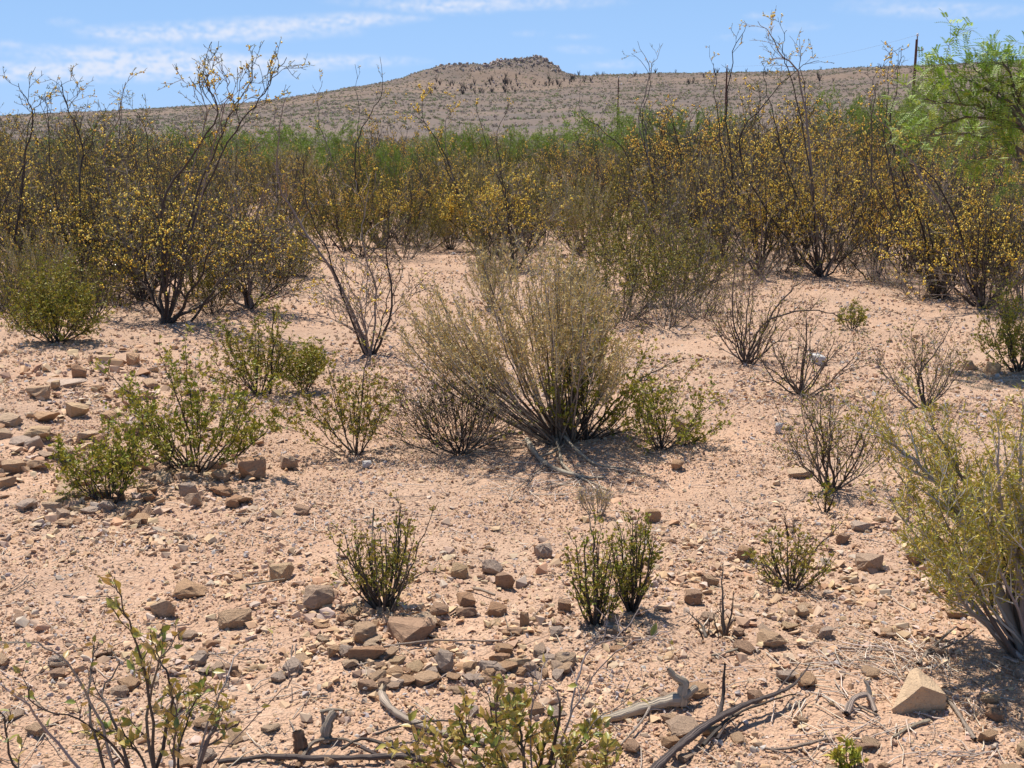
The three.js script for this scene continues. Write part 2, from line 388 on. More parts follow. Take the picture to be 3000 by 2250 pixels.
// kinds of plants ---------------------------------------------------------------------------
const OLIVE = [[0.36, 0.31, 0.035], [0.29, 0.27, 0.03], [0.43, 0.34, 0.05], [0.22, 0.235, 0.025], [0.47, 0.36, 0.06]];
const GREEN = [[0.33, 0.325, 0.03], [0.25, 0.28, 0.025], [0.42, 0.38, 0.04], [0.45, 0.37, 0.05]];
const STRAW = [[0.62, 0.47, 0.19], [0.55, 0.42, 0.16], [0.66, 0.49, 0.20], [0.46, 0.36, 0.12]];
const KINDS = {
  leafy: { tones: [[0.04, 0.03, 0.023], [0.055, 0.04, 0.03], [0.10, 0.075, 0.058]], levels: 2, leafLevel: 1, kids: [7, 4], kidLen: [0.20, 0.10], refLen: [0.5, 0.2], angle: [0.35, 0.9], wobble: 0.16, minR: 0.0011, stemR: 0.0055, leafStep: 0.030, leafKeep: 0.85, cluster: 6, leafLen: 0.019, leafRatio: 0.5, leafColors: OLIVE, stems: 16, bend: 0.3 },
  thorn: { tones: [[0.045, 0.032, 0.026], [0.065, 0.046, 0.037], [0.19, 0.15, 0.125], [0.05, 0.036, 0.03]], levels: 3, leafLevel: 2, kids: [8, 5, 2], kidLen: [0.62, 0.30, 0.13], refLen: [1.4, 0.5, 0.25], angle: [0.45, 1.15], wobble: 0.24, minR: 0.0026, stemR: 0.016, leafStep: 0.04, leafKeep: 0.5, cluster: 3, leafLen: 0.017, leafRatio: 0.42, leafColors: OLIVE, flowerKeep: 0.30, flowerSize: 0.009, flowerColors: [[0.80, 0.52, 0.05], [0.85, 0.60, 0.07], [0.74, 0.42, 0.05], [0.85, 0.64, 0.14]], stems: 9, bend: 0.15 },
  broom: { tones: [[0.20, 0.16, 0.125], [0.12, 0.09, 0.07], [0.28, 0.23, 0.19], [0.07, 0.05, 0.04]], twigTones: [[0.44, 0.40, 0.36], [0.36, 0.31, 0.26], [0.52, 0.48, 0.44]], levels: 2, leafLevel: 1, kids: [10, 5], kidLen: [0.24, 0.11], refLen: [0.9, 0.24], angle: [0.15, 0.5], wobble: 0.09, minR: 0.0011, stemR: 0.0065, leafStep: 0.022, leafKeep: 0.75, cluster: 3, leafLen: 0.022, leafRatio: 0.28, leafColors: STRAW, stems: 60, bend: 0.22, kidFrom: 0.42, upBias: 0.2 },
  bare: { tones: [[0.05, 0.036, 0.028], [0.075, 0.052, 0.04], [0.14, 0.11, 0.09]], levels: 2, leafLevel: 1, kids: [8, 4], kidLen: [0.26, 0.12], refLen: [0.6, 0.25], angle: [0.4, 1.0], wobble: 0.2, minR: 0.0012, stemR: 0.0065, leafStep: 0.03, leafKeep: 0.3, cluster: 2, leafLen: 0.016, leafRatio: 0.5, leafColors: OLIVE, stems: 9, bend: 0.25 },
};

// stems of a shrub that fill an outline left, right, top (metres from its base)
function stemsFor(o, L, R, h, rnd) {
  const list = [];
  for (let k = 0; k < o.stems; k++) {
    const u = (k + rnd()) / o.stems * 2 - 1, x = u < 0 ? u * L : u * R;
    const z = (rnd() * 2 - 1) * (L + R) * 0.42;
    const y = h * (1 - (o.round ?? 0.4) * Math.pow(Math.abs(u), 1.6)) * lerp(o.low ?? 0.5, 1, Math.pow(rnd(), 0.7));
    const b = V((rnd() - 0.5) * (L + R) * 0.10, -0.03, (rnd() - 0.5) * (L + R) * 0.10), e = V(x + (o.lean ?? 0) * y, y, z);
    const c = V(lerp(b.x, e.x, 0.5 + o.bend), y * (0.5 - o.bend * 0.4), lerp(b.z, e.z, 0.5 + o.bend));
    const pts = [], m = 8, len = e.length();
    for (let i = 0; i <= m; i++) {
      const t = i / m, p = b.clone().multiplyScalar((1 - t) ** 2).addScaledVector(c, 2 * t * (1 - t)).addScaledVector(e, t * t);
      if (i && i < m) p.add(unit(rnd).multiplyScalar(len * o.wobble * 0.09));
      pts.push(p);
    }
    list.push(pts);
  }
  return list;
}
// guide: pixels of the photograph along one branch, at the shrub's own depth with some depth of its own
function guided(list, base, rnd) {
  const swing = (rnd() - 0.5) * 0.5;
  const pts = list.map(([x, y], k) => at(x, y, base.z + (k === 0 ? 0 : swing * k / list.length + (rnd() - 0.5) * 0.08)).sub(base));
  const curve = new THREE.CatmullRomCurve3(pts, false, 'centripetal'), n = (list.length - 1) * 4, out = curve.getPoints(n);
  const step = lengthOf(out) / n;
  return out.map((p, k) => (k && k < n ? p.add(unit(rnd).multiplyScalar(step * 0.12)) : p));
}
function fillShrub(group, base, stems, guides, o, rnd, separate) {
  const sites = [], all = new Mesher(), foliage = new Mesher(), bloom = new Mesher();
  const grown = (pts, r, oo) => {
    const m = separate ? new Mesher() : all, tone = vary(pick(o.tones, rnd), rnd, 0.2);
    branch(m, pts, r, o.minR, 0, oo, rnd, sites, tone);
    if (separate) part(group, 'stem', m.build(), M.bark);
  };
  for (const pts of stems) grown(pts, o.stemR * (0.55 + 0.7 * rnd()), o);
  for (const g of guides) grown(guided(g.p, base, rnd), g.r ?? o.stemR * 0.9, { ...o, kids: [Math.max(2, Math.round((g.kids ?? 1) * o.kids[0] * 0.8)), ...o.kids.slice(1)], kidLen: [o.kidLen[0] * (g.kidLen ?? 0.45), ...o.kidLen.slice(1).map((l) => l * (o.levels > 2 ? 0.75 : 1))], kidFrom: g.from ?? 0.3 });
  if (!separate) part(group, 'branches', all.build(), M.bark);
  leaves(foliage, sites, o, rnd);
  if (!foliage.empty) part(group, 'foliage', foliage.build(), M.leaf, 'stuff');
  if (o.flowerKeep) { flowers(bloom, sites, o, rnd); if (!bloom.empty) part(group, 'blossom', bloom.build(), M.flower, 'stuff'); }
}
let shrubSeed = 100;
// a shrub of its own, placed by the pixels of its base, top, left and right edge
function shrub(kind, px, py, topY, leftX, rightX, label, over = {}, guides = [], name = 'shrub', category = 'shrub') {
  const o = { ...KINDS[kind], ...over }, rnd = rngOf(shrubSeed += 7), base = onGround(px, py), k = metresPerPixel(base);
  const g = top(new THREE.Group(), name);
  g.position.copy(base);
  const h = (py - topY) * k, L = (px - leftX) * k, R = (rightX - px) * k;
  fillShrub(g, base, stemsFor(o, L, R, h, rnd), guides, o, rnd, !over.joined);
  return tag(g, label, category, over.group);
}

// ---------------------------------------------------------------- the near shrubs
shrub('leafy', 570, 1382, 985, 345, 850, 'olive leafy shrub with dark fanning stems, beside the stony bank on the left', { stems: 20, leafColors: GREEN, leafLen: 0.021, leafKeep: 0.75, wobble: 0.18, kids: [8, 4] },
  [{ p: [[570, 1382], [545, 1230], [500, 1110], [465, 1030]], r: 0.007 }, { p: [[570, 1382], [430, 1210], [330, 1110], [260, 1060]], r: 0.006 }, { p: [[570, 1382], [700, 1190], [780, 1150], [840, 1140]], r: 0.005 }]);
shrub('leafy', 325, 1475, 1265, 165, 405, 'small olive shrub at the foot of the stony bank, left of the larger fanning one', { stems: 12, leafKeep: 0.85, leafColors: GREEN }, [{ p: [[325, 1475], [240, 1380], [170, 1340]], r: 0.004 }]);
shrub('leafy', 1040, 1330, 1020, 850, 1130, 'sparse shrub with brown stubby base, left of the broom-like grey bush', { stems: 12, leafKeep: 0.55, kids: [8, 4], low: 0.45 }, [{ p: [[1040, 1330], [930, 1230], [870, 1190]], r: 0.005 }, { p: [[1040, 1330], [1060, 1180], [1075, 1050], [1095, 985]], r: 0.006 }]);
shrub('leafy', 1350, 1325, 1090, 1140, 1500, 'dark tangled shrub in front of the broom-like grey bush', { stems: 24, leafKeep: 0.16, tones: [[0.04, 0.03, 0.024], [0.06, 0.045, 0.035], [0.16, 0.13, 0.11]], kids: [10, 5], kidLen: [0.26, 0.13], wobble: 0.22, low: 0.35, round: 0.2, cluster: 1 });
shrub('broom', 1650, 1292, 690, 1200, 1850, 'large broom-like bush of grey stems with straw coloured tops, in the centre', { stems: 100, kids: [9, 4], lean: -0.10, low: 0.5, round: 0.45, leafKeep: 0.95 },
  [{ p: [[1640, 1292], [1500, 1170], [1350, 1050], [1230, 950]], r: 0.010, kids: 1.6 }, { p: [[1640, 1292], [1440, 1140], [1290, 1040], [1190, 1010]], r: 0.008, kids: 1.4 }, { p: [[1640, 1292], [1540, 1100], [1460, 900], [1400, 760]], r: 0.010, kids: 1.6 }, { p: [[1650, 1292], [1620, 1060], [1600, 860], [1590, 720]], r: 0.010, kids: 1.6 }]);
shrub('leafy', 1715, 1285, 870, 1600, 2000, 'green leaved shrub growing out of the right side of the broom-like bush', { stems: 22, leafColors: GREEN, leafKeep: 0.6, kids: [9, 4], low: 0.3 }, [{ p: [[1715, 1285], [1830, 1150], [1930, 1080], [2010, 1050]], r: 0.007 }]);
shrub('leafy', 1940, 1315, 1120, 1850, 2110, 'small shrub with bare upper twigs, right of the broom-like bush', { stems: 13, leafKeep: 0.55, leafColors: GREEN, low: 0.4 }, [{ p: [[1940, 1315], [2050, 1210], [2120, 1170]], r: 0.004 }, { p: [[1940, 1315], [1900, 1200], [1870, 1130]], r: 0.004 }]);
shrub('bare', 2430, 1430, 1130, 2270, 2600, 'sparse shrub with thin straight stems beside the flat slab on the right', { stems: 13, leafKeep: 0.42, kids: [9, 4] }, [{ p: [[2430, 1430], [2400, 1300], [2350, 1180]], r: 0.006 }, { p: [[2430, 1430], [2510, 1300], [2560, 1180], [2590, 1120]], r: 0.005 }]);
shrub('bare', 2345, 1155, 900, 2190, 2520, 'leafless dark shrub in front of the white stones', { stems: 11, leafKeep: 0.2 }, [{ p: [[2345, 1155], [2360, 1020], [2365, 900]], r: 0.010 }, { p: [[2345, 1155], [2270, 1090], [2190, 1030]], r: 0.007 }, { p: [[2345, 1155], [2430, 1050], [2500, 990]], r: 0.007 }]);
shrub('bare', 2185, 1065, 760, 2060, 2330, 'leafless thorny shrub with a long branch arching to the right', { stems: 13, leafKeep: 0.22, stemR: 0.008, kidLen: [0.3, 0.14] }, [{ p: [[2185, 1065], [2235, 950], [2330, 912], [2420, 915], [2500, 950], [2560, 985]], r: 0.010, kids: 1.4, kidLen: 0.9 }, { p: [[2185, 1065], [2290, 880], [2340, 830], [2395, 780]], r: 0.009 }, { p: [[2185, 1065], [2150, 930], [2150, 760], [2150, 700]], r: 0.008 }]);
shrub('bare', 2705, 1195, 950, 2560, 2830, 'sparse twiggy shrub behind the yellow-leaved bush at the right', { stems: 11, leafKeep: 0.3 }, [{ p: [[2705, 1195], [2690, 1110], [2750, 1020], [2800, 930]], r: 0.009 }, { p: [[2705, 1195], [2600, 1090], [2540, 980]], r: 0.005 }, { p: [[2705, 1195], [2775, 1120], [2785, 1030]], r: 0.007 }]);
shrub('leafy', 2985, 1085, 815, 2840, 3130, 'dense olive-green shrub cut by the right edge of the picture', { stems: 26, leafColors: GREEN, leafKeep: 0.95, cluster: 4, low: 0.35, round: 0.15 });
shrub('leafy', 2495, 965, 890, 2455, 2545, 'low green tuft on the bare ground right of the arching branch', { stems: 8, leafColors: GREEN, leafKeep: 0.9, kidLen: [0.12, 0.06] });
shrub('leafy', 165, 1003, 755, 45, 300, 'dense rounded olive shrub at the left, behind the stony bank', { stems: 30, leafKeep: 0.9, kids: [9, 5], low: 0.4, leafColors: [...OLIVE, ...GREEN] });
shrub('leafy', 755, 1155, 865, 640, 870, 'upright dark-stemmed shrub behind the fanning shrub on the left', { stems: 17, leafKeep: 0.72, low: 0.4, leafColors: [...OLIVE, ...GREEN] }, [{ p: [[790, 1155], [798, 1040], [800, 930], [795, 880]], r: 0.009 }, { p: [[755, 1155], [690, 1010], [630, 930]], r: 0.006 }]);
shrub('leafy', 890, 1145, 1005, 845, 950, 'small yellow-green tuft between the upright shrub and the sparse one', { stems: 12, leafKeep: 0.95, low: 0.4, leafColors: GREEN });
shrub('leafy', 885, 812, 690, 835, 930, 'small dark-based shrub on the open ground left of centre', { stems: 12, leafKeep: 0.8 });
shrub('leafy', 1125, 1785, 1450, 985, 1225, 'bushy dwarf shrub with dead sticks standing out of it, in the stony foreground', { stems: 20, leafColors: OLIVE, leafKeep: 0.85, leafLen: 0.013, kids: [7, 4], kidLen: [0.10, 0.05], low: 0.4, round: 0.2 },
  [{ p: [[1125, 1785], [1190, 1690], [1230, 1590], [1285, 1470]], r: 0.005, kids: 0.5, from: 0.5 }, { p: [[1125, 1785], [1070, 1700], [990, 1600], [962, 1570]], r: 0.004, kids: 0.5, from: 0.6 }, { p: [[1125, 1785], [1230, 1680], [1300, 1680]], r: 0.004, kids: 0.6 }]);
shrub('leafy', 1745, 1830, 1545, 1660, 1830, 'small leafy shrub with a dry tuft on top, left of a twin clump', { stems: 14, leafLen: 0.014, leafKeep: 0.85, kidLen: [0.10, 0.05], leafColors: [...OLIVE, ...GREEN], low: 0.4, round: 0.2 }, [{ p: [[1745, 1840], [1740, 1650], [1735, 1560], [1720, 1490]], r: 0.006, kids: 0.6, from: 0.5 }, { p: [[1745, 1840], [1775, 1660], [1800, 1560]], r: 0.005, kids: 0.8, from: 0.5 }]);
shrub('leafy', 1850, 1790, 1490, 1780, 1925, 'small leafy shrub, right one of a pair close together in the foreground', { stems: 15, leafLen: 0.014, leafKeep: 0.9, kidLen: [0.10, 0.05], leafColors: [...OLIVE, ...GREEN], low: 0.4, round: 0.2 }, [{ p: [[1850, 1790], [1865, 1640], [1872, 1500]], r: 0.005, kids: 1, from: 0.3 }]);
shrub('leafy', 2315, 1725, 1545, 2215, 2415, 'small forked shrub with olive leaves among the stones right of centre', { stems: 13, leafLen: 0.014, leafKeep: 0.72, kidLen: [0.11, 0.05], low: 0.5, round: 0.3 }, [{ p: [[2315, 1725], [2250, 1660], [2205, 1640]], r: 0.005 }, { p: [[2315, 1725], [2380, 1620], [2440, 1560], [2480, 1520]], r: 0.005 }]);
shrub('broom', 1750, 1510, 1430, 1685, 1790, 'small dry straw-coloured tuft on the bare sand below the broom-like bush', { stems: 14, kidLen: [0.06, 0.03], leafLen: 0.010, stemR: 0.003, round: 0.2 }, [], 'dry_tuft', 'dry plant');
shrub('leafy', 2025, 1293, 1262, 1995, 2055, 'tiny green sprout on bare sand right of the broom-like bush', { stems: 5, kidLen: [0.05, 0.03], kids: [4, 2], leafKeep: 1, leafColors: GREEN, stemR: 0.003 }, [], 'sprout', 'small plant');
shrub('leafy', 2485, 2262, 2180, 2435, 2520, 'little yellow-green sprout at the bottom edge, left of the boulder', { stems: 6, kidLen: [0.03, 0.015], kids: [4, 2], leafKeep: 1, leafLen: 0.022, leafColors: GREEN, stemR: 0.003 }, [], 'sprout', 'small plant');
shrub('leafy', 2415, 1500, 1400, 2370, 2450, 'thin upright twig plant below the sparse straight-stemmed shrub', { stems: 4, leafKeep: 0.4, kidLen: [0.06, 0.03] }, [], 'twig_plant', 'small plant');
shrub('bare', 2320, 1575, 1490, 2290, 2345, 'short bare brown stalk standing among stones right of centre', { stems: 3, leafKeep: 0, kidLen: [0.04, 0.02], stemR: 0.006 }, [], 'dead_stalk', 'dead plant');
shrub('bare', 2120, 1868, 1690, 2085, 2160, 'upright dead leafless twig on the gravel right of the twin shrubs', { stems: 3, leafKeep: 0, kidLen: [0.05, 0.03], kids: [5, 2], stemR: 0.005 }, [{ p: [[2120, 1868], [2116, 1760], [2118, 1650]], r: 0.006, kids: 1.2, kidLen: 0.5 }, { p: [[2120, 1868], [2145, 1820], [2155, 1815]], r: 0.006, kids: .5 }], 'dead_stalk', 'dead plant');
shrub('bare', 2068, 1868, 1770, 2005, 2090, 'stubby dead twig leaning left beside a taller dead one', { stems: 2, leafKeep: 0, kidLen: [0.04, 0.02], kids: [4, 2], stemR: 0.006 }, [{ p: [[2068, 1868], [2055, 1830], [2010, 1790]], r: 0.007, kids: 1, kidLen: 0.4 }], 'dead_stalk', 'dead plant');

// the yellow-leaved bush at the right edge with its grey trunks
shrub('broom', 3015, 1915, 1250, 2640, 3330, 'big bush with grey leaning trunks and yellow-green narrow leaves, at the right edge', { stems: 36, stemR: 0.011, tones: [[0.30, 0.26, 0.24], [0.20, 0.165, 0.15], [0.36, 0.33, 0.31], [0.12, 0.095, 0.08]], kids: [12, 6], kidLen: [0.20, 0.09], angle: [0.3, 0.8], leafColors: [[0.54, 0.43, 0.06], [0.46, 0.40, 0.05], [0.36, 0.35, 0.05], [0.60, 0.45, 0.09]], leafKeep: 0.9, cluster: 5, leafStep: 0.015, leafLen: 0.017, leafRatio: 0.26, kidFrom: 0.35, low: 0.65, round: 0.25, wobble: 0.16, lean: -0.18, bend: 0.1 },
  [{ p: [[2995, 1900], [2900, 1680], [2800, 1500], [2700, 1370], [2600, 1290], [2540, 1240]], r: 0.017, kids: 1.8, kidLen: 1, from: 0.3 }, { p: [[3000, 1905], [2960, 1720], [2900, 1560], [2830, 1420], [2760, 1300], [2720, 1200]], r: 0.016, kids: 1.8, kidLen: 1, from: 0.3 }, { p: [[3010, 1910], [2985, 1700], [2950, 1560], [2930, 1400], [2920, 1230]], r: 0.015, kids: 1.6, kidLen: 1 }, { p: [[3000, 1910], [2900, 1800], [2800, 1690], [2700, 1580]], r: 0.006, kids: 1, kidLen: .7 }, { p: [[3020, 1915], [3010, 1700], [2990, 1500], [2985, 1330], [2995, 1170]], r: 0.014, kids: 1.4, kidLen: 1 }], 'woody_bush');
KINDS.thorn.joined = true;

// ---------------------------------------------------------------- thorn shrubs that rise against the hill and the sky
const tall = (px, py, topY, l, r, label, guides, over = {}) => shrub('thorn', px, py, topY, l, r, label, { joined: true, flowerKeep: 0.18, ...over }, guides, 'thorn_shrub');
tall(20, 900, 560, -140, 150, 'tall thorny shrub at the left edge, its bare forked tip against the sky', [{ p: [[20, 900], [55, 620], [70, 480], [95, 335], [75, 290], [54, 244]], r: 0.014 }, { p: [[20, 900], [50, 640], [75, 470], [92, 340], [118, 300], [133, 268]], r: 0.008 }, { p: [[20, 900], [-20, 700], [60, 500], [120, 440]], r: 0.010 }]);
tall(240, 870, 520, 90, 400, 'thorny shrub near the left edge with two pale green tips in the sky', [{ p: [[240, 870], [236, 520], [244, 430], [205, 330], [185, 260], [178, 236]], r: 0.012 }, { p: [[240, 870], [230, 500], [215, 360], [200, 322], [225, 285], [255, 254]], r: 0.008 }, { p: [[240, 870], [160, 560], [140, 320], [130, 282]], r: 0.008 }]);
tall(420, 885, 500, 280, 560, 'thorny shrub with a single upright tip, third from the left against the sky', [{ p: [[420, 885], [330, 600], [308, 430], [345, 345], [368, 241]], r: 0.012 }, { p: [[420, 885], [480, 640], [440, 480], [420, 370], [400, 330]], r: 0.008 }]);
tall(490, 948, 600, 330, 760, 'tall branching thorn shrub with a wide pale crown in the sky, left of the hill', [{ p: [[490, 948], [475, 700], [490, 560], [590, 420], [640, 310], [605, 255], [625, 180]], r: 0.015, kids: 1.5 }, { p: [[490, 948], [560, 620], [640, 420], [690, 300], [730, 250], [745, 168]], r: 0.011, kids: 1.4 }, { p: [[490, 948], [600, 560], [690, 380], [760, 290], [800, 230], [840, 168]], r: 0.010, kids: 1.3 }, { p: [[490, 948], [520, 640], [590, 400], [600, 300], [562, 238]], r: 0.008, kids: 1.2 }, { p: [[490, 948], [560, 700], [650, 350], [670, 260], [650, 188]], r: 0.008, kids: 1.3 }, { p: [[560, 942], [640, 830], [760, 720], [860, 640]], r: 0.012, kids: 1.2 }], { kids: [9, 5, 3], leafKeep: 0.6 });
tall(735, 905, 640, 640, 860, 'dark dense thorn shrub behind the leaning grey stems, left of centre', [{ p: [[735, 905], [730, 760], [760, 600], [800, 500]], r: 0.016 }], { flowerKeep: 0.15 });
tall(1085, 1040, 800, 1000, 1170, 'leggy thorn shrub whose long bare stems lean to the left', [{ p: [[1085, 1040], [1000, 850], [940, 740], [870, 640], [820, 550], [816, 400], [838, 284]], r: 0.013, kids: 0.9 }, { p: [[1070, 1040], [1015, 900], [960, 740], [900, 600], [890, 470]], r: 0.010, kids: 0.8 }, { p: [[1095, 1040], [1150, 900], [1135, 740], [1140, 600]], r: 0.012, kids: 0.8 }, { p: [[1085, 1040], [1100, 850], [1060, 700], [1080, 560]], r: 0.009, kids: 0.8 }], { stems: 3, leafKeep: 0.3, flowerKeep: 0.05 });
tall(1120, 725, 480, 1000, 1230, 'thorn shrub with a straight tip rising past the left flank of the hill', [{ p: [[1120, 725], [1050, 560], [1045, 420], [1085, 330], [1122, 262], [1113, 166]], r: 0.014 }, { p: [[1120, 725], [1060, 520], [1050, 330], [1040, 188]], r: 0.008, kids: 0.7 }, { p: [[1120, 725], [1000, 520], [930, 320], [945, 236]], r: 0.010, kids: 0.9 }], { flowerKeep: 0.4 });
tall(1425, 730, 500, 1290, 1560, 'yellow-flowered thorn branch in front of the lower hillside', [{ p: [[1425, 730], [1340, 560], [1292, 430], [1232, 350], [1178, 322]], r: 0.014, kids: 1.3 }, { p: [[1425, 730], [1330, 540], [1270, 400], [1235, 330], [1256, 240]], r: 0.010, kids: 1.2 }, { p: [[1425, 730], [1330, 520], [1300, 380], [1350, 282]], r: 0.009, kids: 1.1 }], { flowerKeep: 0.75, flowerSize: 0.011 });
tall(1500, 790, 520, 1380, 1620, 'thin thorn shrub with crossing stems in front of the green thicket, centre', [{ p: [[1500, 790], [1496, 620], [1435, 470], [1395, 320]], r: 0.012 }, { p: [[1500, 790], [1480, 560], [1455, 420], [1490, 302]], r: 0.010 }]);
tall(1890, 650, 440, 1760, 2010, 'thorn shrub with curved dark stems below the mesa, right of centre', [{ p: [[1890, 650], [1840, 460], [1765, 380], [1703, 330], [1700, 230]], r: 0.014 }, { p: [[1890, 650], [1800, 450], [1750, 390], [1795, 268]], r: 0.010 }]);
tall(1945, 705, 470, 1800, 2080, 'thorn shrub ending in a three-pronged bare tip above the ridge', [{ p: [[1945, 705], [1900, 480], [1870, 345], [1905, 210], [1868, 120]], r: 0.014, kids: 0.5 }, { p: [[1945, 705], [1890, 400], [1905, 212], [1942, 127]], r: 0.008, kids: 0.3 }, { p: [[1945, 705], [1880, 360], [1905, 214], [1850, 157]], r: 0.008, kids: 0.3 }]);
tall(2235, 790, 400, 2080, 2390, 'tall thorn shrub with one slender tip in the sky, left of the wide forked one', [{ p: [[2235, 790], [2150, 520], [2130, 300], [2150, 150], [2188, 68]], r: 0.014 }, { p: [[2235, 790], [2120, 460], [2095, 270], [2090, 185]], r: 0.008 }], { flowerKeep: 0.28 });
tall(2400, 810, 400, 2230, 2570, 'tallest thorn shrub with a wide forked crown in the sky, right of centre', [{ p: [[2400, 810], [2372, 480], [2335, 210], [2290, 160], [2255, 100], [2220, 62]], r: 0.016, kids: 1.3 }, { p: [[2400, 810], [2360, 430], [2310, 200], [2290, 140], [2305, 88]], r: 0.010 }, { p: [[2400, 810], [2375, 440], [2345, 190], [2342, 114]], r: 0.010 }, { p: [[2400, 810], [2290, 430], [2250, 270], [2230, 180]], r: 0.010 }, { p: [[2400, 810], [2250, 620], [2160, 420], [2240, 300], [2340, 200], [2400, 178]], r: 0.014 }], { flowerKeep: 0.28 });
tall(2745, 875, 470, 2590, 2900, 'thorn shrub with twin slender tips in the sky, left of the utility pole', [{ p: [[2745, 875], [2680, 600], [2610, 400], [2625, 270], [2640, 141]], r: 0.014 }, { p: [[2745, 875], [2600, 480], [2595, 300], [2616, 160]], r: 0.009 }, { p: [[2745, 875], [2560, 520], [2560, 280], [2572, 185]], r: 0.008 }], { flowerKeep: 0.35 });
tall(2880, 905, 560, 2740, 3040, 'thorn shrub with long dark stems arching left, in front of the green tree', [{ p: [[2880, 905], [2800, 680], [2700, 520], [2600, 380], [2530, 265]], r: 0.014 }, { p: [[2880, 905], [2760, 560], [2640, 450], [2540, 330]], r: 0.012 }], { flowerKeep: 0.25 });

// ---------------------------------------------------------------- the thicket: a few grown shrubs, then copies of them
function prototype(kind, h, w, over, seed) {
  const o = { ...KINDS[kind], ...over }, rnd = rngOf(seed), g = new THREE.Group();
  fillShrub(g, V(0, 0, 0), stemsFor(o, w / 2, w / 2, h, rnd), [], o, rnd, false);
  return g;
}
const protos = {
  flowering: [{ flowerKeep: 0.26, leafKeep: 0.4 }, { flowerKeep: 0.07, leafKeep: 0.65, leafColors: [...OLIVE, ...GREEN] }, { flowerKeep: 0.08, leafKeep: 0.2, stemR: 0.018 }, { flowerKeep: 0.22, leafKeep: 0.38, flowerColors: [[0.78, 0.46, 0.06], [0.80, 0.54, 0.08], [0.68, 0.36, 0.05]] }].map((v, k) => prototype('thorn', 1.5, 1.5, { stems: 10, low: 0.35, round: 0.3, kids: [8, 5, 2], ...v }, 901 + k)),
  olive: [1, 2, 3].map((k) => prototype('leafy', 1.2, 1.5, { stems: 19, stemR: 0.009, minR: 0.0021, kids: [8, 4], kidLen: [0.34, 0.16], leafStep: 0.05, cluster: 5, leafLen: 0.026, leafKeep: 0.7, low: 0.3, round: 0.4, leafColors: [...OLIVE, [0.30, 0.25, 0.04]] }, 920 + k)),
  straw: [1, 2].map((k) => prototype('broom', 1.1, 1.3, { stems: 60, leafLen: 0.024, leafKeep: 0.8, leafColors: [...STRAW, ...OLIVE], kids: [9, 4], minR: 0.0016 }, 940 + k)),
  green: [1, 2].map((k) => prototype('thorn', 2.1, 3.2, { stems: 13, flowerKeep: 0, leafKeep: 1, cluster: 4, leafStep: 0.04, leafLen: 0.055, leafRatio: 0.22, low: 0.4, round: 0.35, leafColors: [[0.24, 0.36, 0.03], [0.29, 0.41, 0.04], [0.20, 0.31, 0.03], [0.36, 0.43, 0.05]], kids: [9, 5, 3], kidLen: [0.75, 0.4, 0.2] }, 960 + k)),
};
protos.tangle = [1, 2, 3].map((k) => prototype('bare', 0.6, 1.0, { stems: 16, stemR: 0.007, kids: [9, 5], kidLen: [0.32, 0.16], low: 0.3, leafKeep: 0.12, wobble: 0.24, tones: [[0.10, 0.075, 0.06], [0.20, 0.165, 0.14], [0.28, 0.24, 0.21], [0.07, 0.05, 0.04]] }, 980 + k));
protos.leggy = [{}, { tones: [[0.26, 0.22, 0.19], [0.20, 0.165, 0.14], [0.09, 0.07, 0.06]], flowerKeep: 0, leafKeep: 0.1 }, { flowerKeep: 0.3 }].map((v, k) => prototype('thorn', 2.0, 1.7, { stems: 7, kids: [7, 4, 2], kidLen: [0.5, 0.26, 0.12], low: 0.55, round: 0.25, flowerKeep: 0.1, leafKeep: 0.3, wobble: 0.28, ...v }, 990 + k));
const names = { leggy: 'thorn_shrub', tangle: 'twig_bush', flowering: 'thorn_shrub', olive: 'shrub', straw: 'dry_bush', green: 'mesquite_bush' };
const rndT = rngOf(77);
const landmarks = [[110, 'at the left edge'], [270, 'below the two pale green tips'], [430, 'below the single upright tip'], [600, 'below the wide pale crown'], [760, 'right of the wide pale crown'], [930, 'behind the leaning bare stems'], [1090, 'left of the straight tip'], [1230, 'below the left flank of the hill'], [1380, 'below the yellow-flowered branch'], [1540, 'straight below the hill summit'], [1700, 'below the right end of the summit'], [1850, 'below the farthest utility pole'], [2000, 'below the three-pronged tip'], [2180, 'below the middle utility pole'], [2300, 'below the slender sky tip'], [2450, 'below the wide forked crown'], [2600, 'right of the wide forked crown'], [2720, 'below the tall utility pole'], [2860, 'left of the green tree'], [9999, 'below the green tree']];
const looks = { flowering: 'yellow-flecked thorn shrub', olive: 'olive shrub', straw: 'dry straw bush', tangle: 'leafless twig tangle', leggy: 'leggy half-bare thorn shrub', green: 'bright green mesquite bush' };
function placeLabel(kind, base) {
  const px = CX + FOCAL * base.x / -base.z, d = -base.z, row = d < 13.5 ? 'front' : d < 19 ? 'second' : d < 27 ? 'third' : d < 38 ? 'far' : 'farthest';
  return looks[kind] + ', ' + row + ' row, ' + landmarks.find(([x]) => px < x)[1];
}
function plant(kind, base, h, w, label, group) {
  const src = pick(protos[kind], rndT), c = src.clone();
  top(c, names[kind]);
  const size = { flowering: [1.5, 1.5], olive: [1.2, 1.5], straw: [1.1, 1.3], tangle: [0.6, 1.0], leggy: [2.0, 1.7], green: [2.1, 3.2] }[kind];
  c.position.copy(base).y -= 0.02;
  c.rotation.y = rndT() * 6.28;
  c.scale.set(w / size[1], h / size[0], w / size[1]);
  return tag(c, placeLabel(kind, base), kind === 'green' ? 'mesquite' : 'shrub', group);
}
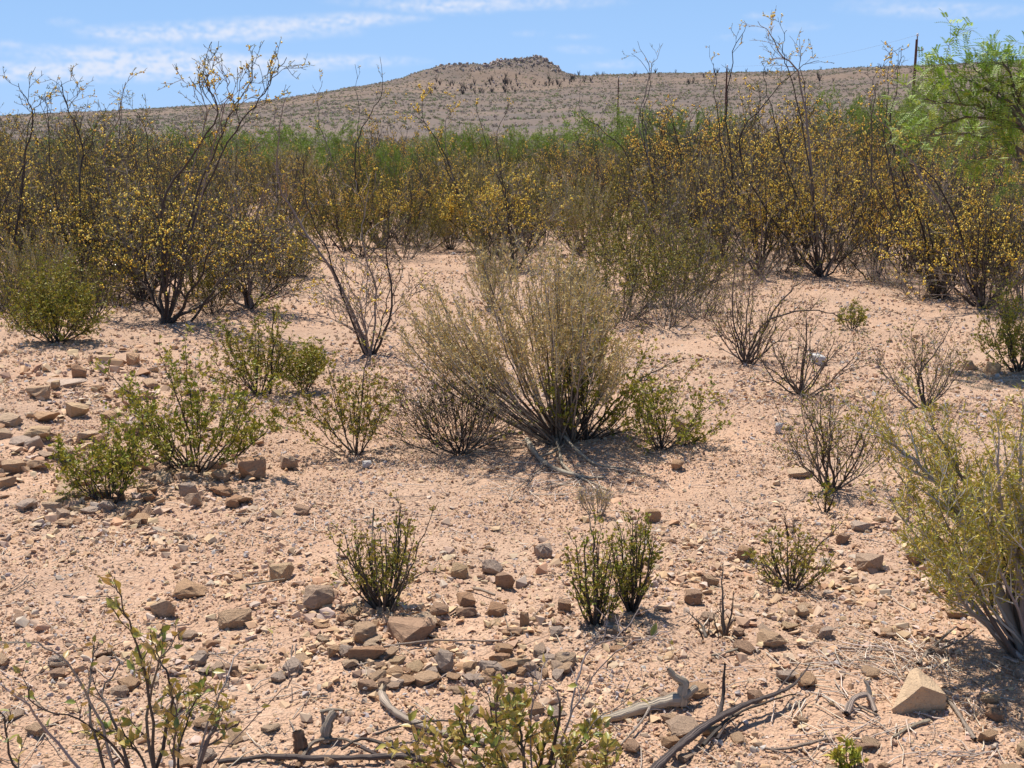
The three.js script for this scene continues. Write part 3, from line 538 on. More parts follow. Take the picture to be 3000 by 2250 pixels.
const thicket = [
  // px, py, top, width in px, kind, area
  ['flowering', 'brown thorn shrub dotted with yellow blossom in the thicket on the right', 'flowering shrubs of the right thicket',
    [[2000, 740, 430, 260], [2110, 760, 380, 260], [2235, 805, 400, 250], [2335, 775, 380, 250], [2440, 770, 360, 260], [2565, 825, 400, 260], [2650, 805, 390, 240], [2760, 860, 430, 260], [2880, 900, 470, 250], [2990, 890, 470, 260], [2510, 705, 350, 260], [2810, 780, 390, 260], [2160, 665, 350, 260], [2620, 690, 340, 260], [2940, 735, 390, 260], [2300, 660, 340, 240], [2400, 640, 345, 220], [2050, 640, 360, 220], [2740, 660, 360, 240], [2870, 650, 380, 240]]],
  ['flowering', 'brown thorn shrub dotted with yellow blossom in the thicket on the left', 'flowering shrubs of the left thicket',
    [[30, 860, 480, 280], [150, 840, 450, 260], [290, 850, 440, 280], [420, 870, 470, 280], [560, 870, 460, 260], [680, 860, 500, 230], [620, 770, 420, 240], [780, 750, 430, 240], [190, 740, 400, 240], [40, 740, 400, 240], [330, 720, 390, 240], [470, 720, 400, 240], [700, 690, 400, 220], [560, 670, 390, 200], [100, 660, 390, 220], [260, 650, 385, 200]]],
  ['olive', 'olive shrub in the dense clump right of the broom-like bush', 'olive shrubs right of centre',
    [[1830, 940, 620, 330], [1960, 905, 620, 300], [1740, 890, 640, 260], [2040, 840, 600, 260], [1900, 820, 560, 280], [1780, 770, 520, 260], [1980, 760, 520, 260]]],
  ['olive', 'yellow-olive shrub in the thicket behind the broom-like bush', 'olive shrubs of the middle thicket',
    [[1430, 765, 500, 220], [1540, 730, 480, 220], [1640, 700, 460, 220], [1330, 690, 470, 180], [1760, 680, 450, 220], [1230, 660, 450, 180], [1060, 750, 500, 200], [1160, 700, 470, 180], [960, 720, 480, 150], [1860, 660, 440, 200], [830, 800, 560, 160], [1480, 650, 430, 200], [1600, 640, 430, 180], [1040, 640, 430, 160], [1370, 620, 430, 160], [280, 930, 640, 220], [60, 960, 640, 200], [620, 920, 640, 160], [900, 660, 470, 170], [860, 735, 580, 120], [1000, 690, 500, 150], [1110, 655, 450, 170], [1240, 735, 540, 150], [1300, 640, 440, 170], [780, 850, 690, 150], [930, 640, 440, 150], [1400, 690, 480, 170]]],
  ['flowering', 'x', 'flowering shrubs of the middle thicket', [[1010, 735, 470, 190], [1180, 720, 470, 190], [840, 700, 440, 190], [1290, 690, 450, 190], [1420, 660, 420, 200], [1530, 660, 420, 200], [1680, 650, 400, 220], [1790, 640, 390, 220], [930, 610, 410, 180], [1110, 610, 410, 200], [1250, 600, 410, 200], [1900, 620, 380, 200]]],
  ['straw', 'pale dry bush with straw tops in the middle thicket', 'dry bushes of the middle thicket',
    [[1560, 690, 480, 200], [1690, 740, 500, 200], [1450, 670, 455, 180], [1320, 730, 560, 150], [1440, 900, 700, 150]]],
  ['straw', 'pale dry bush with straw tops among the thorn shrubs at the sides', 'dry bushes at the sides',
    [[2090, 680, 430, 170], [2960, 820, 520, 200], [400, 800, 560, 190], [130, 920, 660, 200], [2700, 760, 520, 170]]],
  ['tangle', 'low leafless tangle of grey twigs at the foot of the thorn thicket', 'leafless tangles',
    [[2080, 770, 640, 190], [2290, 800, 660, 190], [2480, 800, 640, 200], [2620, 840, 680, 190], [2700, 880, 720, 190], [2820, 880, 700, 200], [2950, 930, 740, 190], [2180, 840, 700, 170], [340, 900, 730, 220], [640, 900, 740, 190], [230, 900, 720, 190], [80, 920, 740, 190], [1190, 760, 620, 170], [1470, 800, 640, 190], [1950, 960, 790, 220], [2060, 930, 770, 200], [1780, 960, 800, 200], [2400, 720, 580, 180], [2560, 740, 590, 180], [2780, 760, 600, 180], [820, 860, 720, 140], [1260, 720, 600, 150]]],
];
for (const [kind, label, group, spots] of thicket) for (const [px, py, ty, w] of spots) {
  const b = onGround(px, py), k = metresPerPixel(b);
  plant(kind, b, (py - ty) * k, w * k * 1.15, label, group);
}
// farther rows, more and more loosely placed
const free = (px, py) => !(px > 850 && px < 960 && py > 570);
for (let k = 0; k < 150; k++) {
  const d = 19 + 34 * Math.pow(rndT(), 0.8), az = (rndT() * 2 - 1) * 0.47, x = Math.sin(az) * d, z = -Math.cos(az) * d;
  const px = CX + FOCAL * x / -z;
  const b = V(x, groundHeight(x, z), z), q = rndT();
  if (!free(px, HORIZON + FOCAL * EYE / d * 0.98)) continue;
  const kind = q < (px > 1900 ? 0.62 : 0.42) ? 'flowering' : q < 0.85 ? 'olive' : 'straw';
  const h = (kind === 'flowering' ? 1.6 : 1.35) * (0.62 + 0.75 * rndT()) * (px > 1900 ? 1.15 : 0.97) * (d > 26 ? 1.1 : 1);
  plant(kind, b, h, h * (0.9 + 0.5 * rndT()), { flowering: 'brownish thorn shrub in the far rows of the thicket', olive: 'olive shrub in the far rows of the thicket', straw: 'pale dry bush in the far rows of the thicket' }[kind], { flowering: 'thorn shrubs of the far rows', olive: 'olive shrubs of the far rows', straw: 'dry bushes of the far rows' }[kind]);
}
for (const [px, py, ty, w] of [[80, 800, 400, 230], [220, 780, 390, 220], [350, 800, 400, 220], [520, 790, 380, 240], [640, 830, 430, 220], [770, 800, 430, 200], [900, 720, 420, 180], [1060, 690, 390, 180], [1220, 680, 390, 180], [1340, 700, 400, 180], [1480, 690, 390, 180], [1580, 720, 400, 180], [1720, 720, 390, 200], [1830, 740, 380, 200], [1980, 780, 380, 220], [2070, 750, 330, 220], [2180, 770, 330, 220], [2290, 740, 320, 220], [2380, 730, 300, 220], [2480, 760, 310, 220], [2590, 760, 310, 220], [2680, 800, 340, 220], [2790, 820, 360, 220], [2920, 820, 400, 220], [2030, 900, 560, 190], [1900, 640, 350, 160], [2340, 640, 290, 170], [2540, 640, 290, 170], [1620, 640, 370, 160], [140, 680, 370, 170], [440, 660, 370, 170], [700, 650, 370, 170]]) {
  const b = onGround(px, py), k = metresPerPixel(b);
  plant('leggy', b, (py - ty) * k, w * k * 1.15, '', 'leggy thorn shrubs of the thicket');
}
// bright green mesquites beyond
for (const [px, topY, w, d] of [[60, 430, 330, 34], [330, 385, 240, 40], [450, 400, 200, 48], [640, 400, 260, 38], [760, 390, 260, 44], [900, 385, 260, 46], [1010, 420, 200, 40], [1100, 455, 190, 27], [1210, 440, 220, 29], [1330, 395, 180, 40], [1450, 390, 200, 42], [1760, 335, 330, 44], [1900, 350, 220, 46], [2020, 360, 200, 48], [2130, 350, 160, 50], [2480, 285, 230, 46], [2620, 300, 240, 48], [2720, 280, 260, 44], [2560, 330, 160, 60], [200, 395, 180, 50], [1600, 400, 200, 52], [2960, 290, 200, 40]]) {
  const dd = ray(px, 400), L = Math.hypot(dd.x, dd.z), x = dd.x / L * d, z = dd.z / L * d, b = V(x, groundHeight(x, z), z);
  const h = at(px, topY - 18, z).y - b.y;
  plant('green', b, h * 1.04, w * d / FOCAL * 1.1, 'bright green mesquite bush beyond the thicket', 'green mesquites beyond the thicket');
}
// sparse low shrubs of the plain, out to the foot of the hill
function clump(seed, n, size, flat) {
  const rnd = rngOf(seed), m = new Mesher();
  for (let k = 0; k < n; k++) {
    const p = unit(rnd).multiply(V(0.5, 0.42, 0.5)).multiplyScalar(0.55 + 0.45 * rnd()).add(V(0, 0.42, 0)); p.y = Math.max(0.03, p.y);
    const d = unit(rnd); d.y = Math.abs(d.y) + flat; d.normalize();
    const s = d.clone().cross(unit(rnd)).normalize(), u = s.clone().cross(d).normalize();
    m.leaf(p.addScaledVector(d, -size / 2), d, s, u, size * (0.6 + 0.8 * rnd()), size * 0.6, [1, 1, 1]);
  }
  for (let k = 0; k < 5; k++) { const d = unit(rnd); d.y = Math.abs(d.y) + 0.6; m.tube(shoot(V(0, -0.05, 0), d, 0.7, 2, 0.2, 0, rnd), 0.02, 0.008, 3, [0.5, 0.45, 0.42]); }
  return m.build();
}
M.scrubTint = new THREE.MeshPhysicalMaterial({ roughness: 1, transmission: 0.4, thickness: 0, side: THREE.DoubleSide, vertexColors: true });
function scatter(name, label, geometry, material, list) {        // list of [x, y, z, size, height, tone]
  const o = new THREE.InstancedMesh(geometry, material, list.length), mat = new THREE.Matrix4(), q = new THREE.Quaternion(), c = new THREE.Color();
  list.forEach(([x, y, z, s, h, tone, turn], k) => { q.setFromAxisAngle(V(0, 1, 0), turn); mat.compose(V(x, y, z), q, V(s, h, s)); o.setMatrixAt(k, mat); o.setColorAt(k, c.setRGB(...tone)); });
  top(o, name);
  return tag(o, label, name.split('_').pop(), null, 'stuff');
}
const scrubTones = [[0.27, 0.215, 0.175], [0.22, 0.18, 0.15], [0.31, 0.25, 0.20], [0.22, 0.20, 0.11], [0.25, 0.23, 0.12], [0.18, 0.20, 0.08]];
{
  const list = [], rnd = rngOf(311);
  for (let k = 0; k < 2600; k++) {
    const d = 45 + 165 * Math.sqrt(rnd()), az = (rnd() * 2 - 1) * 0.5, x = Math.sin(az) * d, z = -Math.cos(az) * d, h = 0.5 + 0.8 * rnd();
    list.push([x, groundHeight(x, z) - 0.05, z, h * (1 + rnd() * 0.8), h * 1.1, vary(pick(scrubTones, rnd), rnd, 0.2), rnd() * 6]);
  }
  scatter('plain_scrub', 'low brown scrub covering the plain below the hill', clump(5, 60, 0.22, 0.2), M.scrubTint, list);
}
{
  const list = [], rnd = rngOf(312);
  for (let k = 0; k < 42000; k++) {
    const az = (rnd() * 2 - 1) * 0.47, R = ridgeAt(az), d = 210 + (R + 10 - 210) * Math.sqrt(rnd()), x = Math.sin(az) * d, z = -Math.cos(az) * d;
    const dens = 0.66 + 0.3 * N2(x / 40, z / 40) + 0.2 * N2(x / 12, z / 12), t = d / R;
    const band = sstep(0.74, 0.80, t) * (1 - sstep(0.88, 0.93, t));
    if (rnd() > dens * (1 - 0.55 * band)) continue;
    const h = 0.35 + 0.8 * rnd() * rnd() + 0.25 * rnd();
    let tone = rnd() < 0.06 ? [0.19, 0.27, 0.08] : pick(scrubTones, rnd);
    list.push([x, groundHeight(x, z) - 0.08, z, h * (0.9 + rnd() * 0.7), h * 1.0, vary(tone, rnd, 0.25), rnd() * 6]);
  }
  scatter('hillside_scrub', 'grey-brown scrub dotted over the distant hillside', clump(6, 26, 0.36, 0.15), M.scrubTint, list);
}

// shrubs that would share a label are told apart by their order from left to right
{
  const same = new Map();
  for (const o of scene.children) if (/ row, /.test(o.userData.label ?? '')) { if (!same.has(o.userData.label)) same.set(o.userData.label, []); same.get(o.userData.label).push(o); }
  const order = { 2: ['left one of two', 'right one of two'], 3: ['left one of three', 'middle one of three', 'right one of three'], 4: ['leftmost of four', 'second of four', 'third of four', 'rightmost of four'], 5: ['leftmost of five', 'second of five', 'third of five', 'fourth of five', 'rightmost of five'] };
  for (const list of same.values()) if (order[list.length]) list.sort((a, b) => a.position.x / -a.position.z - b.position.x / -b.position.z).forEach((o, k) => { o.userData.label += ', ' + order[list.length][k]; });
}
// ---------------------------------------------------------------- stones
function chip(geometry, amount, freq, seed) {                    // splits every triangle in four and roughens it; uv in metres by the way each face points
  const src = (geometry.index ? geometry.toNonIndexed() : geometry).attributes.position, out = [], uv = [];
  const bump = (v) => { const n = N3(v.x * freq + seed, v.y * freq, v.z * freq); return v.clone().addScaledVector(v.clone().normalize(), n * amount); };
  const tri = (a, b, c) => {
    const n = b.clone().sub(a).cross(c.clone().sub(a)), x = Math.abs(n.x), y = Math.abs(n.y), z = Math.abs(n.z);
    for (const v of [a, b, c]) { out.push(v.x, v.y, v.z); uv.push(...(y > x && y > z ? [v.x, v.z] : x > z ? [v.z, v.y] : [v.x, v.y]).map((q) => q * 3)); }
  };
  for (let i = 0; i < src.count; i += 3) {
    const [a, b, c] = [0, 1, 2].map((k) => V().fromBufferAttribute(src, i + k)), ab = a.clone().lerp(b, 0.5), bc = b.clone().lerp(c, 0.5), ca = c.clone().lerp(a, 0.5);
    const [A, B, C, D, E, F] = [a, b, c, ab, bc, ca].map(bump);
    tri(A, D, F); tri(D, B, E); tri(F, E, C); tri(D, E, F);
  }
  const g = new THREE.BufferGeometry();
  g.setAttribute('position', new THREE.Float32BufferAttribute(out, 3)); g.setAttribute('uv', new THREE.Float32BufferAttribute(uv, 2));
  g.computeVertexNormals();
  return g;
}
function stoneShape(seed, boxy, points) {                        // about one unit across, standing on y = 0
  const rnd = rngOf(seed), list = [];
  for (let k = 0; k < points; k++) {
    const d = unit(rnd), m = Math.max(Math.abs(d.x), Math.abs(d.y), Math.abs(d.z));
    d.multiplyScalar(lerp(1, 1 / m, boxy) * (0.42 + 0.08 * rnd()));
    d.x = clamp(d.x, -0.5, 0.5); d.z = clamp(d.z, -0.5, 0.5); d.y = clamp((d.y + 0.3) / 0.56, 0, 1);
    list.push(d);
  }
  return new ConvexGeometry(list);
}
const stoneShapes = [], rndS = rngOf(404);
for (let k = 0; k < 22; k++) stoneShapes.push(chip(chip(stoneShape(500 + k, 0.1 + 0.5 * rndS(), 13 + ((rndS() * 12) | 0)), 0.055, 2.6, k * 9), 0.03, 6.5, k * 5 + 2));
const upright = (n) => { const g = stoneShape(n, 0.4, 12); g.deleteAttribute('uv'); return g; };
const pebbleShapes = [601, 602, 603, 604, 605, 606].map((s) => { const g = stoneShape(s, 0.3, 9); return g; });

function placeStone(p, w, h, dpt, material, label, group, shape, turn, tilt = 0) {
  const o = new THREE.Mesh(shape ?? pick(stoneShapes, rndS), material);
  top(o, 'stone');
  o.scale.set(w, h, dpt); o.rotation.set(tilt * (rndS() - 0.5), turn ?? rndS() * 6.28, tilt * (rndS() - 0.5));
  o.position.copy(p); o.position.y -= h * 0.10;
  return tag(o, label, 'stone', group);
}
const heroStones = [
  [558, 1742, 112, 42, 1, 'long flat-topped sandstone slab alone on gravel, left foreground'], [1205, 1872, 178, 62, 4, 'long dark layered slab leaning on another slab, foreground centre-left'], [1240, 1838, 95, 44, 3, 'flat pale slab behind the long dark layered one'],
  [1072, 1875, 76, 58, 0, 'blocky tan stone left of the long dark layered slab'], [1478, 1718, 66, 56, 4, 'dark upright triangular stone in the middle of the stone field'], [935, 1782, 108, 74, 2, 'large rounded grey-brown rock left of the shrub with dead sticks'],
  [832, 1695, 92, 50, 7, 'rounded yellowish stone at the upper edge of the left stone group'], [482, 1805, 78, 62, 3, 'pale block with shaded front beside the leafy foreground shrub'], [690, 1828, 100, 48, 0, 'double tan stone left of the rounded grey rock'],
  [1298, 1968, 62, 72, 5, 'pale leaning stone standing on edge below the long dark slab'], [1075, 1938, 118, 50, 6, 'reddish slab with eroded underside, lower centre-left'], [1250, 2002, 100, 32, 0, 'low tan slab sunk in sand below the leaning stone'],
  [1340, 2030, 62, 20, 0, 'thin pinkish flat stone near the curved dead branch'], [1912, 1528, 58, 42, 1, 'square tan stone beyond the right one of the twin shrubs'], [737, 1400, 84, 70, 6, 'large rough brown rock right of the fanning shrub'],
  [842, 1372, 62, 44, 2, 'pale tilted stone near the large rough brown rock'], [551, 1452, 64, 46, 5, 'rounded pale stone in the shade below the fanning shrub'], [400, 1068, 76, 42, 1, 'smooth rounded tan stone at the top of the stony bank'],
  [222, 1218, 84, 42, 7, 'oval tan stone on the stony bank, right of a flat one'], [138, 1238, 82, 34, 1, 'flat oval stone on the stony bank near the left edge'], [30, 1245, 70, 34, 3, 'pale flat stone at the left edge of the stony bank'],
  [120, 1165, 74, 40, 0, 'humped stone in the middle of the stony bank'], [235, 1105, 50, 48, 6, 'split reddish stone on the upper stony bank'], [190, 1130, 150, 16, 5, 'thin flat grey slab on the stony bank'], [118, 1285, 95, 40, 7, 'broad tan rock at the lower edge of the stony bank'],
  [2690, 1640, 78, 56, 6, 'dark-bottomed reddish rock in front of the yellow-leaved bush'], [2545, 1665, 78, 56, 2, 'cracked brown rock left of the dark-bottomed reddish one'], [2472, 1588, 56, 38, 4, 'dark round ribbed stone below the thin twig plant'], [2520, 1552, 62, 30, 5, 'grey stone behind the dark round ribbed one'],
  [2802, 1808, 82, 28, 1, 'thin tan slab on sand under the yellow-leaved bush'], [2262, 1885, 98, 40, 0, 'low tan slab with dark front on open sand, right of the dead twigs'], [1655, 1940, 62, 32, 3, 'small pale brick-like stone on sand below the twin shrubs'],
  [1800, 1830, 40, 44, 2, 'dark stone at the foot of the twin shrubs'], [2180, 1640, 62, 46, 1, 'rounded brown stone left of the small forked shrub'], [2085, 1715, 50, 38, 0, 'square tan stone above the dead twigs'], [2030, 1765, 56, 44, 4, 'dark rough stone left of the dead twigs'],
  [2910, 1095, 58, 36, 7, 'orange-tan stone under the dense shrub at the right edge'], [2840, 1085, 40, 34, 0, 'rounded tan stone left of the orange-tan one at the right'], [1985, 1265, 46, 56, 2, 'brown stone standing behind the small shrub right of the broom-like bush'],
  [1985, 1372, 46, 28, 1, 'lone small stone on bare sand right of the exposed roots'], [2345, 1395, 96, 24, 3, 'pale flat slab on the sand beside the sparse straight-stemmed shrub'], [885, 1505, 52, 26, 4, 'lone dark stone on the sand below the sparse shrub'],
  [1440, 1680, 62, 46, 5, 'brown stone above the dark upright triangular one'], [1590, 1635, 60, 50, 5, 'pale pink faceted stone at the top of the stone field'], [1345, 1690, 52, 46, 7, 'yellowish block left of the dark upright triangular stone'], [1360, 1775, 76, 44, 6, 'low ragged rock below the yellowish block'],
  [1455, 1800, 58, 38, 6, 'brown wedge stone left of a small upright one'], [1535, 1835, 32, 50, 1, 'small upright tan stone by the long bleached stick'], [1650, 1790, 46, 38, 4, 'dark notched stone left of the twin shrubs'], [1290, 1800, 66, 34, 4, 'dark flat stone behind the pale slab'],
  [2590, 2255, 46, 32, 1, 'brown stone at the bottom edge below the boulder'], [2345, 2118, 48, 26, 0, 'small brick-shaped pale stone left of the boulder'], [1960, 2050, 60, 24, 2, 'flat dark stone beside the upright end of the grey log'],
  [2040, 2030, 80, 26, 1, 'tan stone with shaded front, right of the grey log'], [1500, 2075, 60, 36, 0, 'brown block behind the leafy foreground shrub'], [1450, 2115, 90, 34, 6, 'rough ledge stone just behind the leafy foreground shrub'], [2000, 2140, 110, 34, 2, 'grey-brown rough stone under the grey log'],
];
for (const [px, py, w, h, tone, label] of heroStones) {
  const p = onGround(px, py), k = metresPerPixel(p);
  placeStone(p, w * k * 1.05, h * k * 0.95, w * k * (0.6 + 0.35 * rndS()), M.stones[tone], label, null, null, (rndS() - 0.5) * 0.9, 0.25);
}
for (const [px, py, w, h, label] of [[572, 752, 40, 40, 'white chalky rock seen through the thorn shrub on the left'], [2395, 1062, 72, 24, 'white crumbling stone behind the leafless dark shrub'], [2282, 1268, 30, 30, 'small white stone on bare ground right of the broom-like bush'], [1075, 1370, 36, 20, 'small pale grey stone on the sand below the sparse shrub']]) {
  const p = onGround(px, py), k = metresPerPixel(p);
  placeStone(p, w * k, h * k * 1.1, w * k * 0.7, M.whiteStone, label, null, null, rndS() * 3, 0.2);
}
// the boulder at the lower right
{
  const base = onGround(2690, 2100), z0 = base.z;
  const c = (X, Y, dz) => at(2000 + (X + (X - 1530) * 0.08) / 2.212, 1500 + (Y + (Y - 1340) * 0.08) / 2.212, z0 + dz).sub(base);
  const pts = [c(1368, 1285, -0.02), c(1405, 1318, -0.035), c(1600, 1348, -0.045), c(1692, 1280, -0.06), c(1694, 1192, -0.04), c(1640, 1130, -0.075), c(1548, 1145, -0.005), c(1520, 1034, -0.10), c(1475, 1052, -0.11), c(1420, 1170, -0.08), c(1440, 1230, -0.16), c(1640, 1210, -0.18), c(1550, 1060, -0.15)];
  const low = pts.map((p) => V(p.x * 0.9, -0.03, p.z * 0.9));
  let g = chip(new ConvexGeometry([...pts, low[0], low[2], low[3], low[10], low[11]]), 0.0015, 30, 3);
  g = chip(g, 0.0022, 45, 8);
  const o = top(new THREE.Mesh(g, M.boulder), 'boulder');
  o.position.copy(base);
  tag(o, 'large pale wedge-shaped boulder on sand at the lower right', 'boulder');
}
// loose stones: the largest as things, the others as one mass
{
  const rnd = rngOf(909), all = [];
  const density = (x, y) => {
    const clumpy = clamp(0.55 + 0.9 * N2(x / 260, y / 130), 0.08, 1.2);
    let d = 0.10;
    d = Math.max(d, 1.0 * sstep(900, 500, x) * sstep(980, 1060, y) * (1 - sstep(1560, 1680, y)));        // stony bank
    d = Math.max(d, 0.95 * Math.exp(-(((x - 1180) / 620) ** 2)) * sstep(1560, 1680, y) * (1 - sstep(1960, 2060, y)));
    d = Math.max(d, 0.9 * sstep(1550, 1850, x) * sstep(1470, 1560, y) * (1 - sstep(1800, 1920, y)));
    d = Math.max(d, 0.35 * sstep(2100, 2400, x) * sstep(900, 1000, y) * (1 - sstep(1280, 1380, y)));
    d = Math.max(d, 0.55 * sstep(1150, 900, x) * sstep(720, 800, y) * (1 - sstep(1100, 1300, y)));
    d = Math.max(d, 0.18 * sstep(500, 250, x) * sstep(1650, 1750, y) * (1 - sstep(2050, 2150, y)));
    return d * clumpy;
  };
  for (let k = 0; k < 40000 && all.length < 6500; k++) {
    const x = rnd() * 3060 - 30, y = 660 + 1620 * Math.sqrt(rnd());
    if (rnd() > density(x, y) || (x > 2560 && x < 2860 && y > 1960)) continue;
    const bank = sstep(900, 450, x) * sstep(980, 1060, y) * (1 - sstep(1450, 1600, y)), p = onGround(x, y), s = (0.015 + 0.052 * Math.pow(rnd(), 2.8)) * (1 + 0.9 * bank), mp = metresPerPixel(p);
    all.push({ p, s: s * (y < 1100 ? 1.25 : 1), px: s / mp, x, y });
  }
  all.sort((a, b) => b.px - a.px);
  const zones = [[(a) => a.x < 900 && a.y < 1600, 'tan stone among many on the stony bank at the left', 'stones of the stony bank'], [(a) => a.x < 1600 && a.y >= 1500, 'angular tan stone among many in the foreground stone field left of the twin shrubs', 'stones of the left foreground'], [(a) => a.y >= 1400, 'angular tan stone among many right of the twin shrubs', 'stones of the right foreground'], [() => true, 'brown stone scattered on the ground behind the broom-like bush', 'stones of the middle ground']];
  const anchors = [[560, 1740, 'long flat-topped slab'], [1205, 1870, 'long dark layered slab'], [1478, 1718, 'dark upright triangular stone'], [935, 1780, 'large rounded grey-brown rock'], [482, 1805, 'pale block with shaded front'], [1298, 1968, 'pale leaning stone'], [1075, 1938, 'reddish slab'], [737, 1400, 'large rough brown rock'], [551, 1452, 'rounded stone below the fanning shrub'], [400, 1068, 'smooth stone atop the bank'], [222, 1218, 'oval stone on the bank'], [118, 1285, 'broad tan rock on the bank'], [120, 1165, 'humped stone on the bank'], [325, 1475, 'small shrub below the bank'], [2690, 1640, 'dark-bottomed reddish rock'], [2545, 1665, 'cracked brown rock'], [2472, 1588, 'dark round ribbed stone'], [2802, 1808, 'thin tan slab'], [2262, 1885, 'low slab right of the dead twigs'], [1655, 1940, 'brick-like stone'], [2315, 1725, 'small forked shrub'], [1850, 1790, 'twin shrubs'], [2120, 1868, 'upright dead twig'], [1125, 1785, 'shrub with dead sticks'], [1912, 1528, 'square stone beyond the twin shrubs'], [2690, 2050, 'wedge-shaped boulder'], [1860, 2100, 'weathered grey log'], [1250, 2120, 'curved grey dead branch'], [2150, 2120, 'dark forked dead branch'], [960, 2140, 'broken stump'], [200, 1900, 'open shrub in the lower left'], [100, 1500, 'left picture edge'], [2910, 1095, 'orange-tan stone at the right'], [1650, 1350, 'exposed roots'], [2345, 1395, 'pale flat slab'], [165, 1003, 'dense rounded olive shrub'], [1590, 1635, 'pale pink faceted stone']];
  const bigger = [all[60].px, all[140].px];
  const stoneLabel = (a) => {
    let best = anchors[0], far = 1e9;
    for (const c of anchors) { const q = Math.hypot(a.x - c[0], (a.y - c[1]) * 1.6); if (q < far) { far = q; best = c; } }
    const dx = a.x - best[0], dy = (a.y - best[1]) * 1.6, side = Math.abs(dx) > Math.abs(dy) ? (dx < 0 ? 'left of' : 'right of') : (dy < 0 ? 'behind' : 'in front of');
    return (a.px > bigger[0] ? 'larger' : a.px > bigger[1] ? 'middling' : 'small') + ' loose tan stone ' + side + ' the ' + best[2];
  };
  all.slice(0, 235).forEach((a) => {
    const z = zones.find(([f]) => f(a));
    placeStone(a.p, a.s * (0.8 + 0.5 * rnd()), a.s * (0.22 + 0.33 * rnd()), a.s * (0.6 + 0.4 * rnd()), pick(M.stones, rnd), stoneLabel(a), 'loose stones strewn over the ground', null, null, 0.35);
  });
  const rest = all.slice(235), mat = new THREE.Matrix4(), q = new THREE.Quaternion(), e = new THREE.Euler(), col = new THREE.Color();
  pebbleShapes.forEach((g, s) => {
    const mine = rest.filter((_, k) => k % pebbleShapes.length === s), o = new THREE.InstancedMesh(g, M.pebble, mine.length);
    mine.forEach((a, k) => {
      q.setFromEuler(e.set((rnd() - 0.5) * 0.5, rnd() * 6.28, (rnd() - 0.5) * 0.5));
      const h = a.s * (0.2 + 0.3 * rnd()); mat.compose(V(a.p.x, a.p.y - h * 0.12, a.p.z), q, V(a.s * 1.05, h, a.s * (0.6 + 0.4 * rnd())));
      o.setMatrixAt(k, mat); o.setColorAt(k, col.setRGB(...vary(pick(stoneTones, rnd), rnd, 0.18)));
    });
    top(o, 'stone_rubble'); tag(o, 'small tan stones strewn thickly over the ground', 'rubble', null, 'stuff');
  });
  // gravel and grit
  const gravel = pebbleShapes.map(() => []);
  const strew = (n, d0, d1, s0, s1, power) => {
    for (let k = 0; k < n; k++) {
      const d = Math.sqrt(lerp(d0 * d0, d1 * d1, Math.pow(rnd(), 1.15))), az = (rnd() * 2 - 1) * 0.46, x = Math.sin(az) * d, z = -Math.cos(az) * d;
      const patch = clamp(0.55 + 0.55 * N2(x * 1.1, z * 1.1) + 0.3 * N2(x * 4, z * 4), 0.12, 1);
      if (rnd() > patch) continue;
      gravel[k % gravel.length].push([x, groundHeight(x, z), z, s0 + (s1 - s0) * Math.pow(rnd(), power)]);
    }
  };
  strew(190000, 2.4, 7.5, 0.004, 0.014, 1.6);
  strew(70000, 2.4, 9, 0.009, 0.030, 2.4);
  strew(90000, 7, 17, 0.010, 0.045, 2.2);
  strew(9000, 16, 34, 0.03, 0.10, 2);
  gravel.forEach((list, s) => {
    const o = new THREE.InstancedMesh(pebbleShapes[s], M.pebble, list.length);
    list.forEach(([x, y, z, w], k) => {
      q.setFromEuler(e.set((rnd() - 0.5) * 0.9, rnd() * 6.28, (rnd() - 0.5) * 0.9));
      const h = w * (0.3 + 0.4 * rnd()); mat.compose(V(x, y - h * 0.18, z), q, V(w, h, w * (0.6 + 0.4 * rnd())));
      o.setMatrixAt(k, mat);
      const t = rnd() < 0.14 ? [0.40, 0.34, 0.31] : rnd() < 0.12 ? [0.40, 0.25, 0.17] : pick(stoneTones, rnd);
      o.setColorAt(k, col.setRGB(...vary(t.map((v) => v * 1.02), rnd, 0.18)));
    });
    top(o, 'gravel'); tag(o, 'fine tan gravel covering the sandy ground', 'gravel', null, 'stuff');
  });
}

// ---------------------------------------------------------------- dead wood on the ground
const GREYWOOD = [[0.50, 0.405, 0.315], [0.43, 0.345, 0.265], [0.58, 0.48, 0.385]], DARKWOOD = [[0.13, 0.10, 0.085], [0.17, 0.135, 0.115]], PALEWOOD = [[0.54, 0.42, 0.31], [0.60, 0.48, 0.37]];
let woodSeed = 7000;
// path: [pixel x, pixel y of the ground below, height above the ground in metres]
function woodPath(path, rnd, sub = 5) {
  const pts = path.map(([x, y, h = 0]) => { const p = onGround(x, y); p.y += h; return p; });
  const c = new THREE.CatmullRomCurve3(pts, false, 'centripetal'), n = (pts.length - 1) * sub, out = c.getPoints(n), step = lengthOf(out) / n;
  return out.map((p) => p.add(unit(rnd).multiplyScalar(step * 0.07)));
}
function deadWood(name, label, category, pieces, tones, material = M.deadwood) {   // pieces: [part name, path, r0, r1]
  const rnd = rngOf(woodSeed += 13), g = top(new THREE.Group(), name), first = woodPath(pieces[0][1], rnd)[0];
  g.position.copy(first);
  for (const [partName, path, r0, r1] of pieces) {
    const pts = woodPath(path, rnd, r0 > 0.008 ? 7 : 5).map((p) => p.sub(first)), m = new Mesher(), ph = rnd() * 9;
    m.tube(pts, (t) => lerp(r0, r1, t) * (1 + 0.22 * Math.sin(t * 23 + ph) * Math.sin(t * 9)), 0, r0 > 0.008 ? 9 : 5, vary(pick(tones, rnd), rnd, 0.12), 5);
    part(g, partName, m.build(), material);
  }
  return tag(g, label, category);
}
